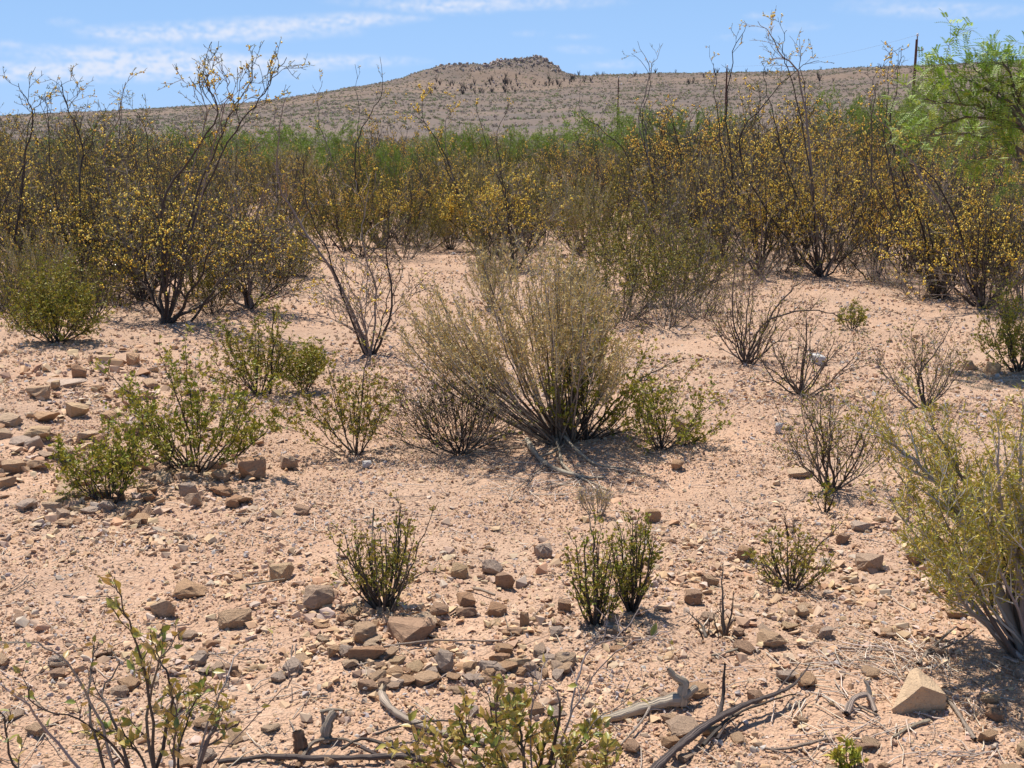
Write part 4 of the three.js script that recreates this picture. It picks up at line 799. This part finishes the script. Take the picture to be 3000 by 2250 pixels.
deadWood('dead_log', 'weathered grey log lying behind the leafy foreground shrub, one end turned up', 'log', [['trunk', [[1720, 2132, 0.015], [1800, 2115, 0.016], [1880, 2092, 0.018], [1950, 2075, 0.02], [2000, 2068, 0.022]], 0.011, 0.020], ['stub', [[1996, 2070, 0.01], [1998, 2070, 0.04], [2000, 2066, 0.07], [1975, 2064, 0.085], [1955, 2064, 0.11]], 0.020, 0.007], ['stub', [[2000, 2072, 0.03], [2040, 2060, 0.05]], 0.015, 0.009], ['twig', [[1905, 2090, 0.02], [1870, 2140, 0.015], [1830, 2180, 0.01], [1770, 2230, 0.01]], 0.004, 0.0015]], GREYWOOD);
deadWood('dead_branch', 'curved grey dead branch lying left of the leafy foreground shrub', 'branch', [['limb', [[1118, 2040, 0.01], [1135, 2075, 0.012], [1185, 2115, 0.012], [1260, 2145, 0.012], [1345, 2172, 0.012], [1420, 2185, 0.012]], 0.012, 0.008], ['stub', [[1122, 2045, 0.015], [1130, 2040, 0.035]], 0.008, 0.004]], GREYWOOD);
deadWood('dead_branch', 'dark forked dead branch lying along the bottom edge, right of the leafy foreground shrub', 'branch', [['limb', [[1900, 2290, 0.02], [1990, 2215, 0.03], [2090, 2150, 0.04], [2200, 2105, 0.05], [2270, 2080, 0.05], [2320, 2055, 0.05], [2370, 2010, 0.07]], 0.013, 0.002], ['fork', [[2100, 2150, 0.04], [2115, 2110, 0.07], [2117, 2100, 0.16]], 0.008, 0.003], ['twig', [[2060, 2205, 0.02], [2140, 2130, 0.03], [2230, 2092, 0.03], [2330, 2060, 0.03]], 0.006, 0.002], ['twig', [[2100, 2185, 0.02], [2140, 2140, 0.03], [2180, 2120, 0.03]], 0.004, 0.002], ['twig', [[2270, 2080, 0.05], [2330, 2010, 0.06], [2345, 1990, 0.06]], 0.003, 0.001]], DARKWOOD);
deadWood('dead_stick', 'long thin bleached stick lying across the stone field, bent upward at its right end', 'stick', [['limb', [[1125, 1905, 0.01], [1250, 1890, 0.015], [1390, 1887, 0.012], [1480, 1882, 0.01], [1540, 1840, 0.012], [1590, 1785, 0.012]], 0.004, 0.0015], ['twig', [[1500, 1870, 0.01], [1480, 1820, 0.01], [1475, 1790, 0.01]], 0.002, 0.001]], PALEWOOD);
deadWood('dead_root', 'pale exposed root running forward from under the broom-like bush', 'root', [['limb', [[1545, 1300, 0.02], [1560, 1330, 0.025], [1600, 1365, 0.02], [1650, 1390, 0.015], [1720, 1405, 0.012], [1770, 1405, 0.01]], 0.016, 0.006], ['twig', [[1580, 1350, 0.02], [1640, 1330, 0.03], [1660, 1300, 0.04]], 0.008, 0.005], ['twig', [[1600, 1365, 0.02], [1560, 1400, 0.01], [1500, 1450, 0.008]], 0.006, 0.002]], GREYWOOD);
deadWood('dead_root', 'thin curved root right of the pale exposed one, ending in fine forks', 'root', [['limb', [[1630, 1290, 0.03], [1640, 1340, 0.025], [1650, 1370, 0.015], [1690, 1400, 0.01], [1760, 1430, 0.008], [1780, 1440, 0.008]], 0.010, 0.004], ['twig', [[1690, 1400, 0.01], [1640, 1425, 0.006], [1580, 1440, 0.006]], 0.004, 0.001]], GREYWOOD);
deadWood('dead_branch', 'dead stem lying on sand, reaching right from the foot of the broom-like bush', 'branch', [['limb', [[1650, 1300, 0.05], [1700, 1345, 0.03], [1760, 1372, 0.015], [1830, 1380, 0.012], [1880, 1392, 0.01]], 0.010, 0.003], ['twig', [[1780, 1375, 0.012], [1830, 1390, 0.008], [1865, 1410, 0.008]], 0.004, 0.001]], GREYWOOD);
deadWood('dead_stick', 'bent dead stem sticking out of the tangle below the broom-like bush', 'stick', [['limb', [[1630, 1310, 0.02], [1590, 1280, 0.10], [1530, 1240, 0.18], [1470, 1200, 0.22]], 0.008, 0.003]], GREYWOOD);
deadWood('dead_stake', 'grey dead stem standing upright in front of the yellow-leaved bush', 'dead stem', [['limb', [[2658, 1535, 0], [2658, 1535, 0.10], [2656, 1533, 0.20], [2652, 1530, 0.245]], 0.007, 0.010], ['fork', [[2652, 1530, 0.24], [2668, 1530, 0.262]], 0.008, 0.006]], GREYWOOD);
deadWood('dead_stump', 'broken weathered stump fragment on the sand, lower left of centre', 'stump', [['limb', [[955, 2170, 0.0], [958, 2165, 0.03], [970, 2160, 0.055], [985, 2155, 0.07]], 0.018, 0.011], ['splinter', [[940, 2095, 0.01], [975, 2098, 0.02], [1005, 2100, 0.02]], 0.008, 0.003], ['splinter', [[955, 2165, 0.02], [945, 2160, 0.07]], 0.009, 0.003]], GREYWOOD);
deadWood('dead_stump', 'small brown stump with ragged top at the bottom, left of centre', 'stump', [['limb', [[880, 2200, 0.0], [880, 2196, 0.03], [872, 2192, 0.05]], 0.020, 0.014], ['root', [[885, 2200, 0.01], [880, 2235, 0.01], [870, 2260, 0.01]], 0.009, 0.006]], [[0.30, 0.17, 0.10]]);
deadWood('dead_branch', 'pale stick along the bottom edge, right of the small brown stump', 'branch', [['limb', [[880, 2235, 0.01], [920, 2190, 0.015], [1000, 2180, 0.015], [1060, 2192, 0.01]], 0.007, 0.003]], GREYWOOD);
deadWood('dead_branch', 'long dark branch along the bottom edge left of the leafy foreground shrub', 'branch', [['limb', [[640, 2240, 0.01], [780, 2232, 0.015], [920, 2240, 0.02], [1060, 2238, 0.02], [1180, 2235, 0.02], [1320, 2262, 0.02]], 0.007, 0.009], ['twig', [[1000, 2215, 0.02], [1060, 2195, 0.03], [1140, 2215, 0.03], [1220, 2240, 0.03]], 0.004, 0.005], ['twig', [[1060, 2210, 0.02], [1110, 2232, 0.02], [1160, 2240, 0.02]], 0.005, 0.003], ['twig', [[1100, 2180, 0.03], [1180, 2165, 0.04], [1290, 2140, 0.03], [1380, 2150, 0.03]], 0.004, 0.002]], DARKWOOD);
deadWood('dead_stick', 'slanting dark-tipped stick on sand right of the boulder', 'stick', [['limb', [[2770, 2050, 0.01], [2800, 2090, 0.01], [2825, 2130, 0.01], [2855, 2175, 0.01]], 0.006, 0.007]], GREYWOOD);
deadWood('dead_stick', 'pale stick lying in front of the boulder', 'stick', [['limb', [[2618, 2165, 0.006], [2660, 2140, 0.008], [2722, 2118, 0.008]], 0.004, 0.006]], PALEWOOD);
deadWood('dead_stick', 'pale forked stick on sand at the bottom, left of the boulder', 'stick', [['limb', [[2240, 2200, 0.008], [2280, 2205, 0.01], [2340, 2195, 0.01], [2420, 2175, 0.01]], 0.004, 0.005], ['twig', [[2255, 2205, 0.01], [2300, 2215, 0.006], [2335, 2240, 0.006]], 0.003, 0.002]], PALEWOOD);
deadWood('dead_stump', 'gnarled grey root piece left of the boulder', 'stump', [['limb', [[2480, 2100, 0.01], [2500, 2075, 0.03], [2540, 2070, 0.035], [2565, 2095, 0.01]], 0.010, 0.006], ['splinter', [[2545, 2070, 0.02], [2540, 2058, 0.05], [2527, 2050, 0.06]], 0.009, 0.003], ['splinter', [[2490, 2060, 0.01], [2545, 2095, 0.012], [2575, 2105, 0.01]], 0.004, 0.002]], GREYWOOD);
deadWood('dead_stick', 'long straight stick in the twig litter below the yellow-leaved bush', 'stick', [['limb', [[2420, 1903, 0.01], [2530, 1912, 0.012], [2620, 1918, 0.012], [2715, 1922, 0.01]], 0.004, 0.002]], PALEWOOD);
deadWood('dead_stick', 'stick pointing up to the right in the twig litter beside the boulder', 'stick', [['limb', [[2690, 1955, 0.01], [2715, 1925, 0.015], [2755, 1890, 0.02], [2800, 1862, 0.03]], 0.006, 0.003], ['twig', [[2715, 1925, 0.012], [2790, 1905, 0.02], [2860, 1865, 0.03]], 0.004, 0.002]], GREYWOOD);
deadWood('dead_stick', 'dark stick with a shadow on the open sand below the stubby dead twig', 'stick', [['limb', [[2085, 1930, 0.01], [2120, 1922, 0.01], [2160, 1912, 0.012]], 0.005, 0.004]], GREYWOOD);
deadWood('dead_stick', 'thin pale stick on gravel above the long flat-topped slab', 'stick', [['limb', [[185, 1750, 0.008], [250, 1755, 0.008], [340, 1752, 0.008]], 0.004, 0.002]], PALEWOOD);
deadWood('dead_stick', 'thin pale stick in front of the rounded yellowish stone', 'stick', [['limb', [[720, 1725, 0.015], [780, 1720, 0.02], [835, 1712, 0.02]], 0.004, 0.003]], PALEWOOD);
deadWood('dead_stick', 'bleached stick end at the upper stone field, below the shrub with dead sticks', 'stick', [['limb', [[1388, 1735, 0.015], [1415, 1745, 0.02], [1450, 1755, 0.015]], 0.007, 0.005]], PALEWOOD);
deadWood('dead_stick', 'bleached white stick standing against the shrub with dead sticks', 'stick', [['limb', [[1090, 1740, 0.02], [1092, 1720, 0.12], [1096, 1700, 0.20], [1100, 1690, 0.26]], 0.004, 0.003]], PALEWOOD);
{
  const rnd = rngOf(515), m = new Mesher();
  const lay = (x, y, len, tones) => { const p = onGround(x, y), a = rnd() * 6.28, d = V(Math.cos(a), 0, Math.sin(a)), pts = []; for (let k = 0; k <= 3; k++) { const q = p.clone().addScaledVector(d, len * (k / 3 - 0.5)); q.x += (rnd() - 0.5) * len * 0.1; q.z += (rnd() - 0.5) * len * 0.1; q.y = groundHeight(q.x, q.z) + 0.004 + 0.01 * rnd(); pts.push(q); } const r = 0.0009 + 0.0018 * rnd(); m.tube(pts, r, r * 0.6, 4, vary(pick(tones, rnd), rnd, 0.2)); };
  for (let k = 0; k < 130; k++) lay(2330 + 620 * rnd(), 1870 + 370 * rnd(), 0.03 + 0.13 * rnd(), [...PALEWOOD, ...GREYWOOD]);
  for (let k = 0; k < 60; k++) lay(2350 + 450 * rnd(), 1890 + 90 * rnd(), 0.06 + 0.16 * rnd(), [...PALEWOOD, ...GREYWOOD]);
  for (let k = 0; k < 200; k++) lay(1420 + 480 * rnd(), 1290 + 170 * rnd(), 0.05 + 0.2 * rnd(), [...PALEWOOD, ...GREYWOOD]);
  for (let k = 0; k < 700; k++) { const y = 900 + 1340 * rnd(); lay(rnd() * 3000, y, 0.03 + 0.14 * rnd() * (y < 1400 ? 1.6 : 1), [...PALEWOOD, ...GREYWOOD, ...DARKWOOD]); }
  const o = top(new THREE.Mesh(m.build(), M.bark), 'twig_litter');
  tag(o, 'fine dry twigs littering the sandy ground', 'twig litter', null, 'stuff');
}

// ---------------------------------------------------------------- the two foreground shrubs, leaf by leaf
const leafShape = (() => {
  const pos = [], idx = [], rows = 5, w = [0.05, 0.36, 0.5, 0.4, 0.2, 0.02];
  for (let k = 0; k <= rows; k++) { const t = k / rows, bend = -0.12 * t * t; for (const s of [-1, 0, 1]) pos.push(s * w[k] * 0.52, bend + Math.abs(s) * w[k] * 0.22, t); }
  for (let k = 0; k < rows; k++) for (let s = 0; s < 2; s++) { const a = k * 3 + s; idx.push(a, a + 1, a + 3, a + 1, a + 4, a + 3); }
  const g = new THREE.BufferGeometry(); g.setAttribute('position', new THREE.Float32BufferAttribute(pos, 3)); g.setIndex(idx); g.computeVertexNormals(); return g;
})();
M.bigLeaves = [[0.42, 0.35, 0.06], [0.32, 0.31, 0.05], [0.50, 0.37, 0.08], [0.22, 0.26, 0.04], [0.54, 0.38, 0.12]].map((c) => new THREE.MeshPhysicalMaterial({ color: lin(...c), roughness: 0.42, transmission: 0.42, thickness: 0, side: THREE.DoubleSide }));
const pixelY = (p) => { const y = p.y - EYEY, fwd = -y * sp - p.z * cp, upv = y * cp - p.z * sp; return CY - FOCAL * upv / fwd; };
function leafyForeground(label, baseXY, stemGuides, o, leafCount, size, seed) {
  const rnd = rngOf(seed), base = onGround(...baseXY), g = top(new THREE.Group(), 'shrub'), sites = [];
  g.position.copy(base);
  for (const s of stemGuides) {
    const m = new Mesher(), list = [];
    const bare = s.leaf === undefined ? 1 : s.leaf;
    branch(m, guided(s.p, base, rnd), s.r, 0.0012, 0, { levels: 2, leafLevel: 1, kids: [Math.round(6 * (s.kids ?? 1)), 3], kidLen: [0.09 * (s.long ?? 1), 0.045], refLen: [0.4, 0.1], angle: [0.4, 1.0], wobble: 0.2, minR: 0.0010, leafStep: 0.004, kidFrom: s.from ?? 0.25, upBias: 0.2 }, rnd, list, vary(pick(s.pale ? [[0.30, 0.26, 0.23], [0.24, 0.20, 0.18]] : o.tones, rnd), rnd));
    part(g, 'stem', m.build(), M.bark);
    for (const q of list) if (rnd() < bare && (pixelY(q.p.clone().add(base)) < 2265 || rnd() < 0.15)) sites.push(q);
  }
  const want = Math.min(sites.length, leafCount), step = sites.length / want, shown = 290, extra = M.bigLeaves.map(() => []), d = V(), x = V(), y = V(), mat = new THREE.Matrix4();
  for (let f = 0; f < want; f++) {
    const s = sites[Math.floor(f * step)], which = (rnd() * M.bigLeaves.length) | 0, single = (f * 7919) % want < shown;
    const leaf = single ? part(g, 'leaf', leafShape, M.bigLeaves[which]) : new THREE.Object3D();
    d.copy(s.d).multiplyScalar(0.7).add(unit(rnd)); d.y += 0.35; d.normalize();
    x.crossVectors(d, unit(rnd)).normalize(); y.crossVectors(d, x).normalize(); if (y.y < 0) { y.negate(); x.negate(); }
    mat.makeBasis(x, y, d); leaf.quaternion.setFromRotationMatrix(mat); leaf.position.copy(s.p); leaf.scale.setScalar(size * (0.65 + 0.7 * rnd()));
    if (!single) { leaf.updateMatrix(); extra[which].push(leafShape.clone().applyMatrix4(leaf.matrix)); }
  }
  extra.forEach((list, k) => { if (list.length) part(g, 'foliage', mergeGeometries(list), M.bigLeaves[k], 'stuff'); });
  return tag(g, label, 'shrub');
}
const darkTone = { tones: [[0.05, 0.037, 0.03], [0.075, 0.055, 0.045], [0.11, 0.085, 0.07]] };
leafyForeground('open shrub with dark crooked stems and sparse leaves in the lower left corner', [420, 2330], [
  { p: [[450, 2330], [440, 2050], [395, 1880], [360, 1770], [335, 1690]], r: 0.005, kids: 1.4 }, { p: [[470, 2330], [430, 2160], [440, 2050], [470, 1930], [530, 1850]], r: 0.006, kids: 1.2 }, { p: [[440, 2330], [500, 2080], [490, 1980], [470, 1930], [440, 1860]], r: 0.006, kids: 0.7 }, { p: [[560, 2330], [610, 2170], [640, 2110], [635, 2050]], r: 0.008, kids: 1.2 }, { p: [[560, 2330], [600, 2150], [660, 2000], [700, 1910], [780, 1905]], r: 0.004, kids: 0.8, pale: 1, leaf: 0.1 },
  { p: [[330, 2330], [270, 2120], [265, 1960], [290, 1880]], r: 0.005, kids: 1, leaf: 0.4 }, { p: [[400, 2330], [330, 2100], [300, 2020], [350, 1950], [325, 1905]], r: 0.005, kids: 0.6, leaf: 0.2 }, { p: [[360, 2330], [270, 2060], [170, 1920], [90, 1880], [10, 1890]], r: 0.0045, kids: 0.9, pale: 1, leaf: 0.2 }, { p: [[300, 2330], [140, 2140], [60, 2050], [-30, 1990]], r: 0.006, kids: 0.7, pale: 1, leaf: 0.15 }, { p: [[420, 2330], [330, 2180], [230, 2110], [100, 2060], [70, 1990]], r: 0.0045, kids: 0.8, leaf: 0.5 },
  { p: [[150, 2330], [40, 2240], [10, 2100], [-20, 2040]], r: 0.005, kids: 0.8, leaf: 0.5 }, { p: [[500, 2330], [510, 2200], [520, 2100], [500, 2030]], r: 0.005, kids: 1.6 }, { p: [[470, 2330], [400, 2200], [360, 2150], [300, 2130]], r: 0.005, kids: 1.5 }, { p: [[560, 2330], [700, 2150], [800, 2050], [850, 2000], [880, 1950]], r: 0.0022, kids: 0.5, pale: 1, leaf: 0.05 }, { p: [[520, 2330], [530, 2180], [560, 2080], [590, 2030]], r: 0.004, kids: 1.3 },
], darkTone, 330, 0.027, 81);
leafyForeground('leafy yellow-green shrub at the bottom edge in the centre, with grey arching twigs', [1560, 2330], [
  { p: [[1500, 2330], [1400, 2230], [1360, 2150], [1340, 2080]], r: 0.006, kids: 2.2 }, { p: [[1520, 2330], [1460, 2200], [1450, 2120], [1455, 2040]], r: 0.006, kids: 2.2 }, { p: [[1540, 2330], [1530, 2200], [1520, 2120], [1500, 2090]], r: 0.006, kids: 2.4 }, { p: [[1560, 2330], [1590, 2220], [1600, 2150]], r: 0.006, kids: 2.2 }, { p: [[1600, 2330], [1690, 2200], [1720, 2150]], r: 0.006, kids: 2 }, { p: [[1480, 2330], [1320, 2240], [1290, 2180]], r: 0.005, kids: 1.8 }, { p: [[1440, 2330], [1240, 2250], [1210, 2150]], r: 0.005, kids: 1.5 }, { p: [[1620, 2330], [1760, 2260], [1780, 2200]], r: 0.005, kids: 1.5 },
  { p: [[1580, 2330], [1630, 2150], [1640, 2050], [1620, 2010]], r: 0.006, kids: 0.5, leaf: 0.1 }, { p: [[1580, 2330], [1660, 2130], [1690, 2000], [1730, 1900], [1800, 1870], [1850, 1820], [1880, 1770]], r: 0.004, kids: 0.9, pale: 1, leaf: 0.03, from: 0.5, long: 1.6 }, { p: [[1600, 2330], [1680, 2080], [1760, 1960], [1860, 1880], [1960, 1850]], r: 0.003, kids: 0.8, pale: 1, leaf: 0.05, long: 1.5 }, { p: [[1560, 2330], [1560, 2080], [1580, 2000], [1595, 1930]], r: 0.003, kids: 0.8, pale: 1, leaf: 0.05 }, { p: [[1490, 2330], [1450, 2130], [1430, 2040], [1400, 1990]], r: 0.003, kids: 0.4, leaf: 0.1 },
  { p: [[1620, 2330], [1720, 2140], [1820, 2060], [1910, 2010]], r: 0.0022, kids: 0.6, pale: 1, leaf: 0.15 }, { p: [[1530, 2330], [1490, 2260], [1420, 2230]], r: 0.005, kids: 2 }, { p: [[1590, 2330], [1640, 2260], [1660, 2200]], r: 0.005, kids: 2 },
], darkTone, 760, 0.026, 82);

// ---------------------------------------------------------------- the green mesquite at the right edge
{
  const rnd = rngOf(1234), base = onGround(3260, 1050), g = top(new THREE.Group(), 'mesquite_tree');
  g.position.copy(base);
  const trunk = new Mesher(), sites = [], foliage = new Mesher(), twigs = new Mesher();
  const o = { levels: 3, leafLevel: 2, kids: [10, 5, 3], kidLen: [0.32, 0.18, 0.09], refLen: [1.2, 0.4, 0.2], angle: [0.35, 1.0], wobble: 0.22, minR: 0.0015, leafStep: 0.045, kidFrom: 0.35, upBias: 0 };
  trunk.tube(guided([[3260, 1060], [3230, 850], [3190, 700], [3140, 560]], base, rnd), 0.05, 0.035, 8, [0.09, 0.07, 0.06]);
  part(g, 'trunk', trunk.build(), M.bark);
  const limbs = [[[3190, 700], [3080, 430], [2950, 360], [2830, 345], [2760, 370], [2700, 410]], [[3140, 560], [3010, 400], [2960, 320], [2900, 270], [2850, 240], [2800, 210], [2756, 165]], [[3140, 560], [3000, 380], [2930, 330], [2860, 310], [2760, 300], [2690, 290]], [[3140, 560], [3040, 380], [2980, 280], [2950, 200], [2930, 165]], [[3190, 700], [3060, 500], [2960, 420], [2880, 400], [2790, 390], [2690, 400]], [[3140, 560], [3080, 380], [3040, 280], [2995, 190]], [[3190, 700], [3100, 500], [3010, 350], [2960, 300], [2880, 225], [2850, 190]], [[3190, 700], [3090, 560], [2990, 470], [2950, 440], [2920, 450]]];
  for (const l of limbs) { const m = new Mesher(); branch(m, guided(l, base, rnd), 0.019, 0.003, 0, o, rnd, sites, vary([0.12, 0.095, 0.08], rnd)); part(g, 'limb', m.build(), M.bark); }
  const greens = [[0.28, 0.41, 0.04], [0.34, 0.47, 0.05], [0.23, 0.35, 0.035], [0.40, 0.48, 0.07]];
  const d = V(), s = V(), u = V(), ld = V();
  for (const q of sites) {
    if (rnd() > 0.8) continue;
    for (let two = 0; two < 2; two++) {                            // a pair of feathered leaflet rows, drooping a little
      d.copy(q.d).multiplyScalar(0.5).add(unit(rnd)); d.y -= 0.1; d.normalize(); s.crossVectors(d, V(0, 1, 0)).normalize(); if (s.lengthSq() < 0.5) s.set(1, 0, 0); u.crossVectors(s, d).normalize();
      const L = 0.06 + 0.05 * rnd(), n = 7, c = pick(greens, rnd);
      for (let k = 1; k <= n; k++) for (const side of [-1, 1]) {
        const p = q.p.clone().addScaledVector(d, L * k / n); p.y -= 0.25 * L * (k / n) ** 2;
        ld.copy(s).multiplyScalar(side).addScaledVector(d, 0.55).normalize();
        foliage.leaf(p, ld, u.clone().cross(ld).normalize(), u, 0.026, 0.0075, vary(c, rnd), 0);
      }
    }
  }
  part(g, 'crown', foliage.build(), M.leaf, 'stuff');
  tag(g, 'bright green mesquite tree with feathery leaves reaching in at the right edge', 'tree');
}

// ---------------------------------------------------------------- far things: boulders, dark spiny plants, utility poles
{
  const rnd = rngOf(616), list = [], mat = new THREE.Matrix4(), q = new THREE.Quaternion(), e = new THREE.Euler(), col = new THREE.Color();
  const add = (n, x0, x1, k0, k1, s0, s1) => { for (let k = 0; k < n; k++) { const dd = ray(lerp(x0, x1, rnd()), 300), az = azOf(dd), R = ridgeAt(az), d = R - lerp(k0, k1, rnd()), x = Math.sin(az) * d, z = -Math.cos(az) * d; list.push([x, groundHeight(x, z), z, s0 + (s1 - s0) * rnd() ** 2.5]); } };
  add(420, 1420, 1640, 0, 60, 0.6, 3.2); add(160, 1270, 1430, 0, 70, 0.6, 2.6); add(60, 1560, 1620, 0, 16, 1.0, 3.4); add(380, 1200, 1700, 0, 150, 0.5, 1.8); add(420, 900, 3000, 0, 420, 0.3, 1.1); add(240, 1250, 2000, 120, 190, 0.4, 1.6);
  pebbleShapes.slice(0, 3).forEach((g, s) => {
    const mine = list.filter((_, k) => k % 3 === s), o = new THREE.InstancedMesh(g, M.pebble, mine.length);
    mine.forEach(([x, y, z, w], k) => { q.setFromEuler(e.set((rnd() - 0.5) * 0.6, rnd() * 6.28, (rnd() - 0.5) * 0.6)); mat.compose(V(x, y - w * 0.12, z), q, V(w, w * (0.5 + 0.5 * rnd()), w * (0.7 + 0.4 * rnd()))); o.setMatrixAt(k, mat); o.setColorAt(k, col.setRGB(...vary(pick([[0.36, 0.28, 0.23], [0.30, 0.23, 0.19], [0.42, 0.33, 0.28]], rnd), rnd, 0.2))); });
    top(o, 'summit_rubble'); tag(o, 'brown boulders piled on the flat summit and slope of the distant hill', 'boulders', null, 'stuff');
  });
}
{
  const spiny = [1, 2, 3].map((k) => {                             // a fan of dark wands
    const rnd = rngOf(1500 + k), m = new Mesher();
    for (let i = 0; i < 11; i++) { const a = rnd() * 6.28, t = 0.12 + 0.4 * rnd(); m.tube(shoot(V(0, -0.2, 0), V(Math.cos(a) * t, 1, Math.sin(a) * t), 2.4 + 1.3 * rnd(), 4, 0.05, 0, rnd), 0.10, 0.05, 4, [0.075, 0.06, 0.052]); }
    return m.build();
  });
  const rnd = rngOf(1600);
  const spots = [];
  for (let k = 0; k < 46; k++) spots.push([1255 + 500 * rnd(), 0.79 + 0.10 * rnd()]);
  for (let k = 0; k < 16; k++) spots.push([1240 + 300 * rnd(), 0.70 + 0.08 * rnd()]);
  for (let k = 0; k < 26; k++) spots.push([1700 + 1150 * rnd(), 0.74 + 0.24 * rnd()]);
  for (let k = 0; k < 12; k++) spots.push([1650 + 1200 * rnd(), 0.985 + 0.01 * rnd()]);
  for (const [px, t] of spots) {
    const az = azOf(ray(px, 260)), d = ridgeAt(az) * t, x = Math.sin(az) * d, z = -Math.cos(az) * d, o = top(new THREE.Mesh(pick(spiny, rnd), M.bark), 'spiny_plant');
    o.position.set(x, groundHeight(x, z), z); o.rotation.y = rnd() * 6; o.scale.setScalar(0.75 + 0.5 * rnd());
    tag(o, 'dark spiny hill plant ' + (t > 0.98 ? 'along the skyline' : t < 0.785 && px < 1560 ? 'low on the slope' : 'halfway up') + (px < 1340 ? ', left of the summit' : px < 1480 ? ', below the left half of the summit' : px < 1620 ? ', below the right half of the summit' : px < 1812 ? ', left of the farthest pole' : px < 2130 ? ', between the two smaller poles' : px < 2450 ? ', right of the middle pole' : ', near the tall pole'), 'plant', 'spiny plants on the hill');
  }
}
{
  const poles = [[2687, 102, 103, 'tall wooden utility pole rising clear above the ridge at the right'], [2130, 193, 150, 'wooden utility pole between thorn shrubs, the middle one of three'], [1812, 226, 205, 'wooden utility pole right of the hill, the farthest of three']], tops = [];
  for (const [px, ty, d, label] of poles) {
    const dd = ray(px, 300), z = dd.z / Math.hypot(dd.x, dd.z) * d, t = at(px, ty, z), y0 = groundHeight(t.x, z), H = t.y - y0, g = top(new THREE.Group(), 'utility_pole');
    g.position.set(t.x, y0, z);
    const post = new THREE.CylinderGeometry(0.095, 0.14, H - 0.35 + 0.3, 10); post.translate(0, (H - 0.35 - 0.3) / 2, 0);
    part(g, 'post', post, M.pole);
    const pin = new THREE.CylinderGeometry(0.05, 0.05, 0.4, 6); pin.translate(0.03, H - 0.22, 0); part(g, 'pin', pin, M.iron);
    const ins = new THREE.LatheGeometry([[0, 0], [0.09, 0.02], [0.11, 0.09], [0.06, 0.12], [0.09, 0.17], [0.05, 0.22], [0, 0.23]].map(([a, b]) => new THREE.Vector2(a, b)), 10); ins.translate(0.03, H - 0.1, 0); part(g, 'insulator', ins, M.insulator);
    const arm = new THREE.BoxGeometry(0.5, 0.07, 0.07); arm.translate(0.3, H - 1.2, 0); part(g, 'bracket', arm, M.iron);
    const ins2 = ins.clone(); ins2.translate(0.48, -1.1, 0); part(g, 'insulator', ins2, M.insulator);
    tag(g, label, 'utility pole', 'utility poles across the plain');
    tops.push(V(t.x, y0 + H - 0.02, z));
  }
  const wire = (a, b, sag, label) => {
    const pts = []; for (let k = 0; k <= 24; k++) { const t = k / 24, p = a.clone().lerp(b, t).sub(a); p.y -= sag * 4 * t * (1 - t); pts.push(p); }
    const m = new Mesher(); m.tube(pts, 0.006, 0.006, 4, [0.2, 0.2, 0.2]);
    const o = top(new THREE.Mesh(m.build(), M.bark), 'power_line'); o.position.copy(a); tag(o, label, 'wire');
  };
  wire(tops[0], tops[1], 0.7, 'thin wire from the tall right pole to the middle pole');
  wire(tops[1], tops[2], 0.8, 'thin wire from the middle pole to the farthest pole');
}

scene.traverse((o) => { if (o.isMesh) { o.castShadow = true; o.receiveShadow = true; } });
renderer.render(scene, camera);
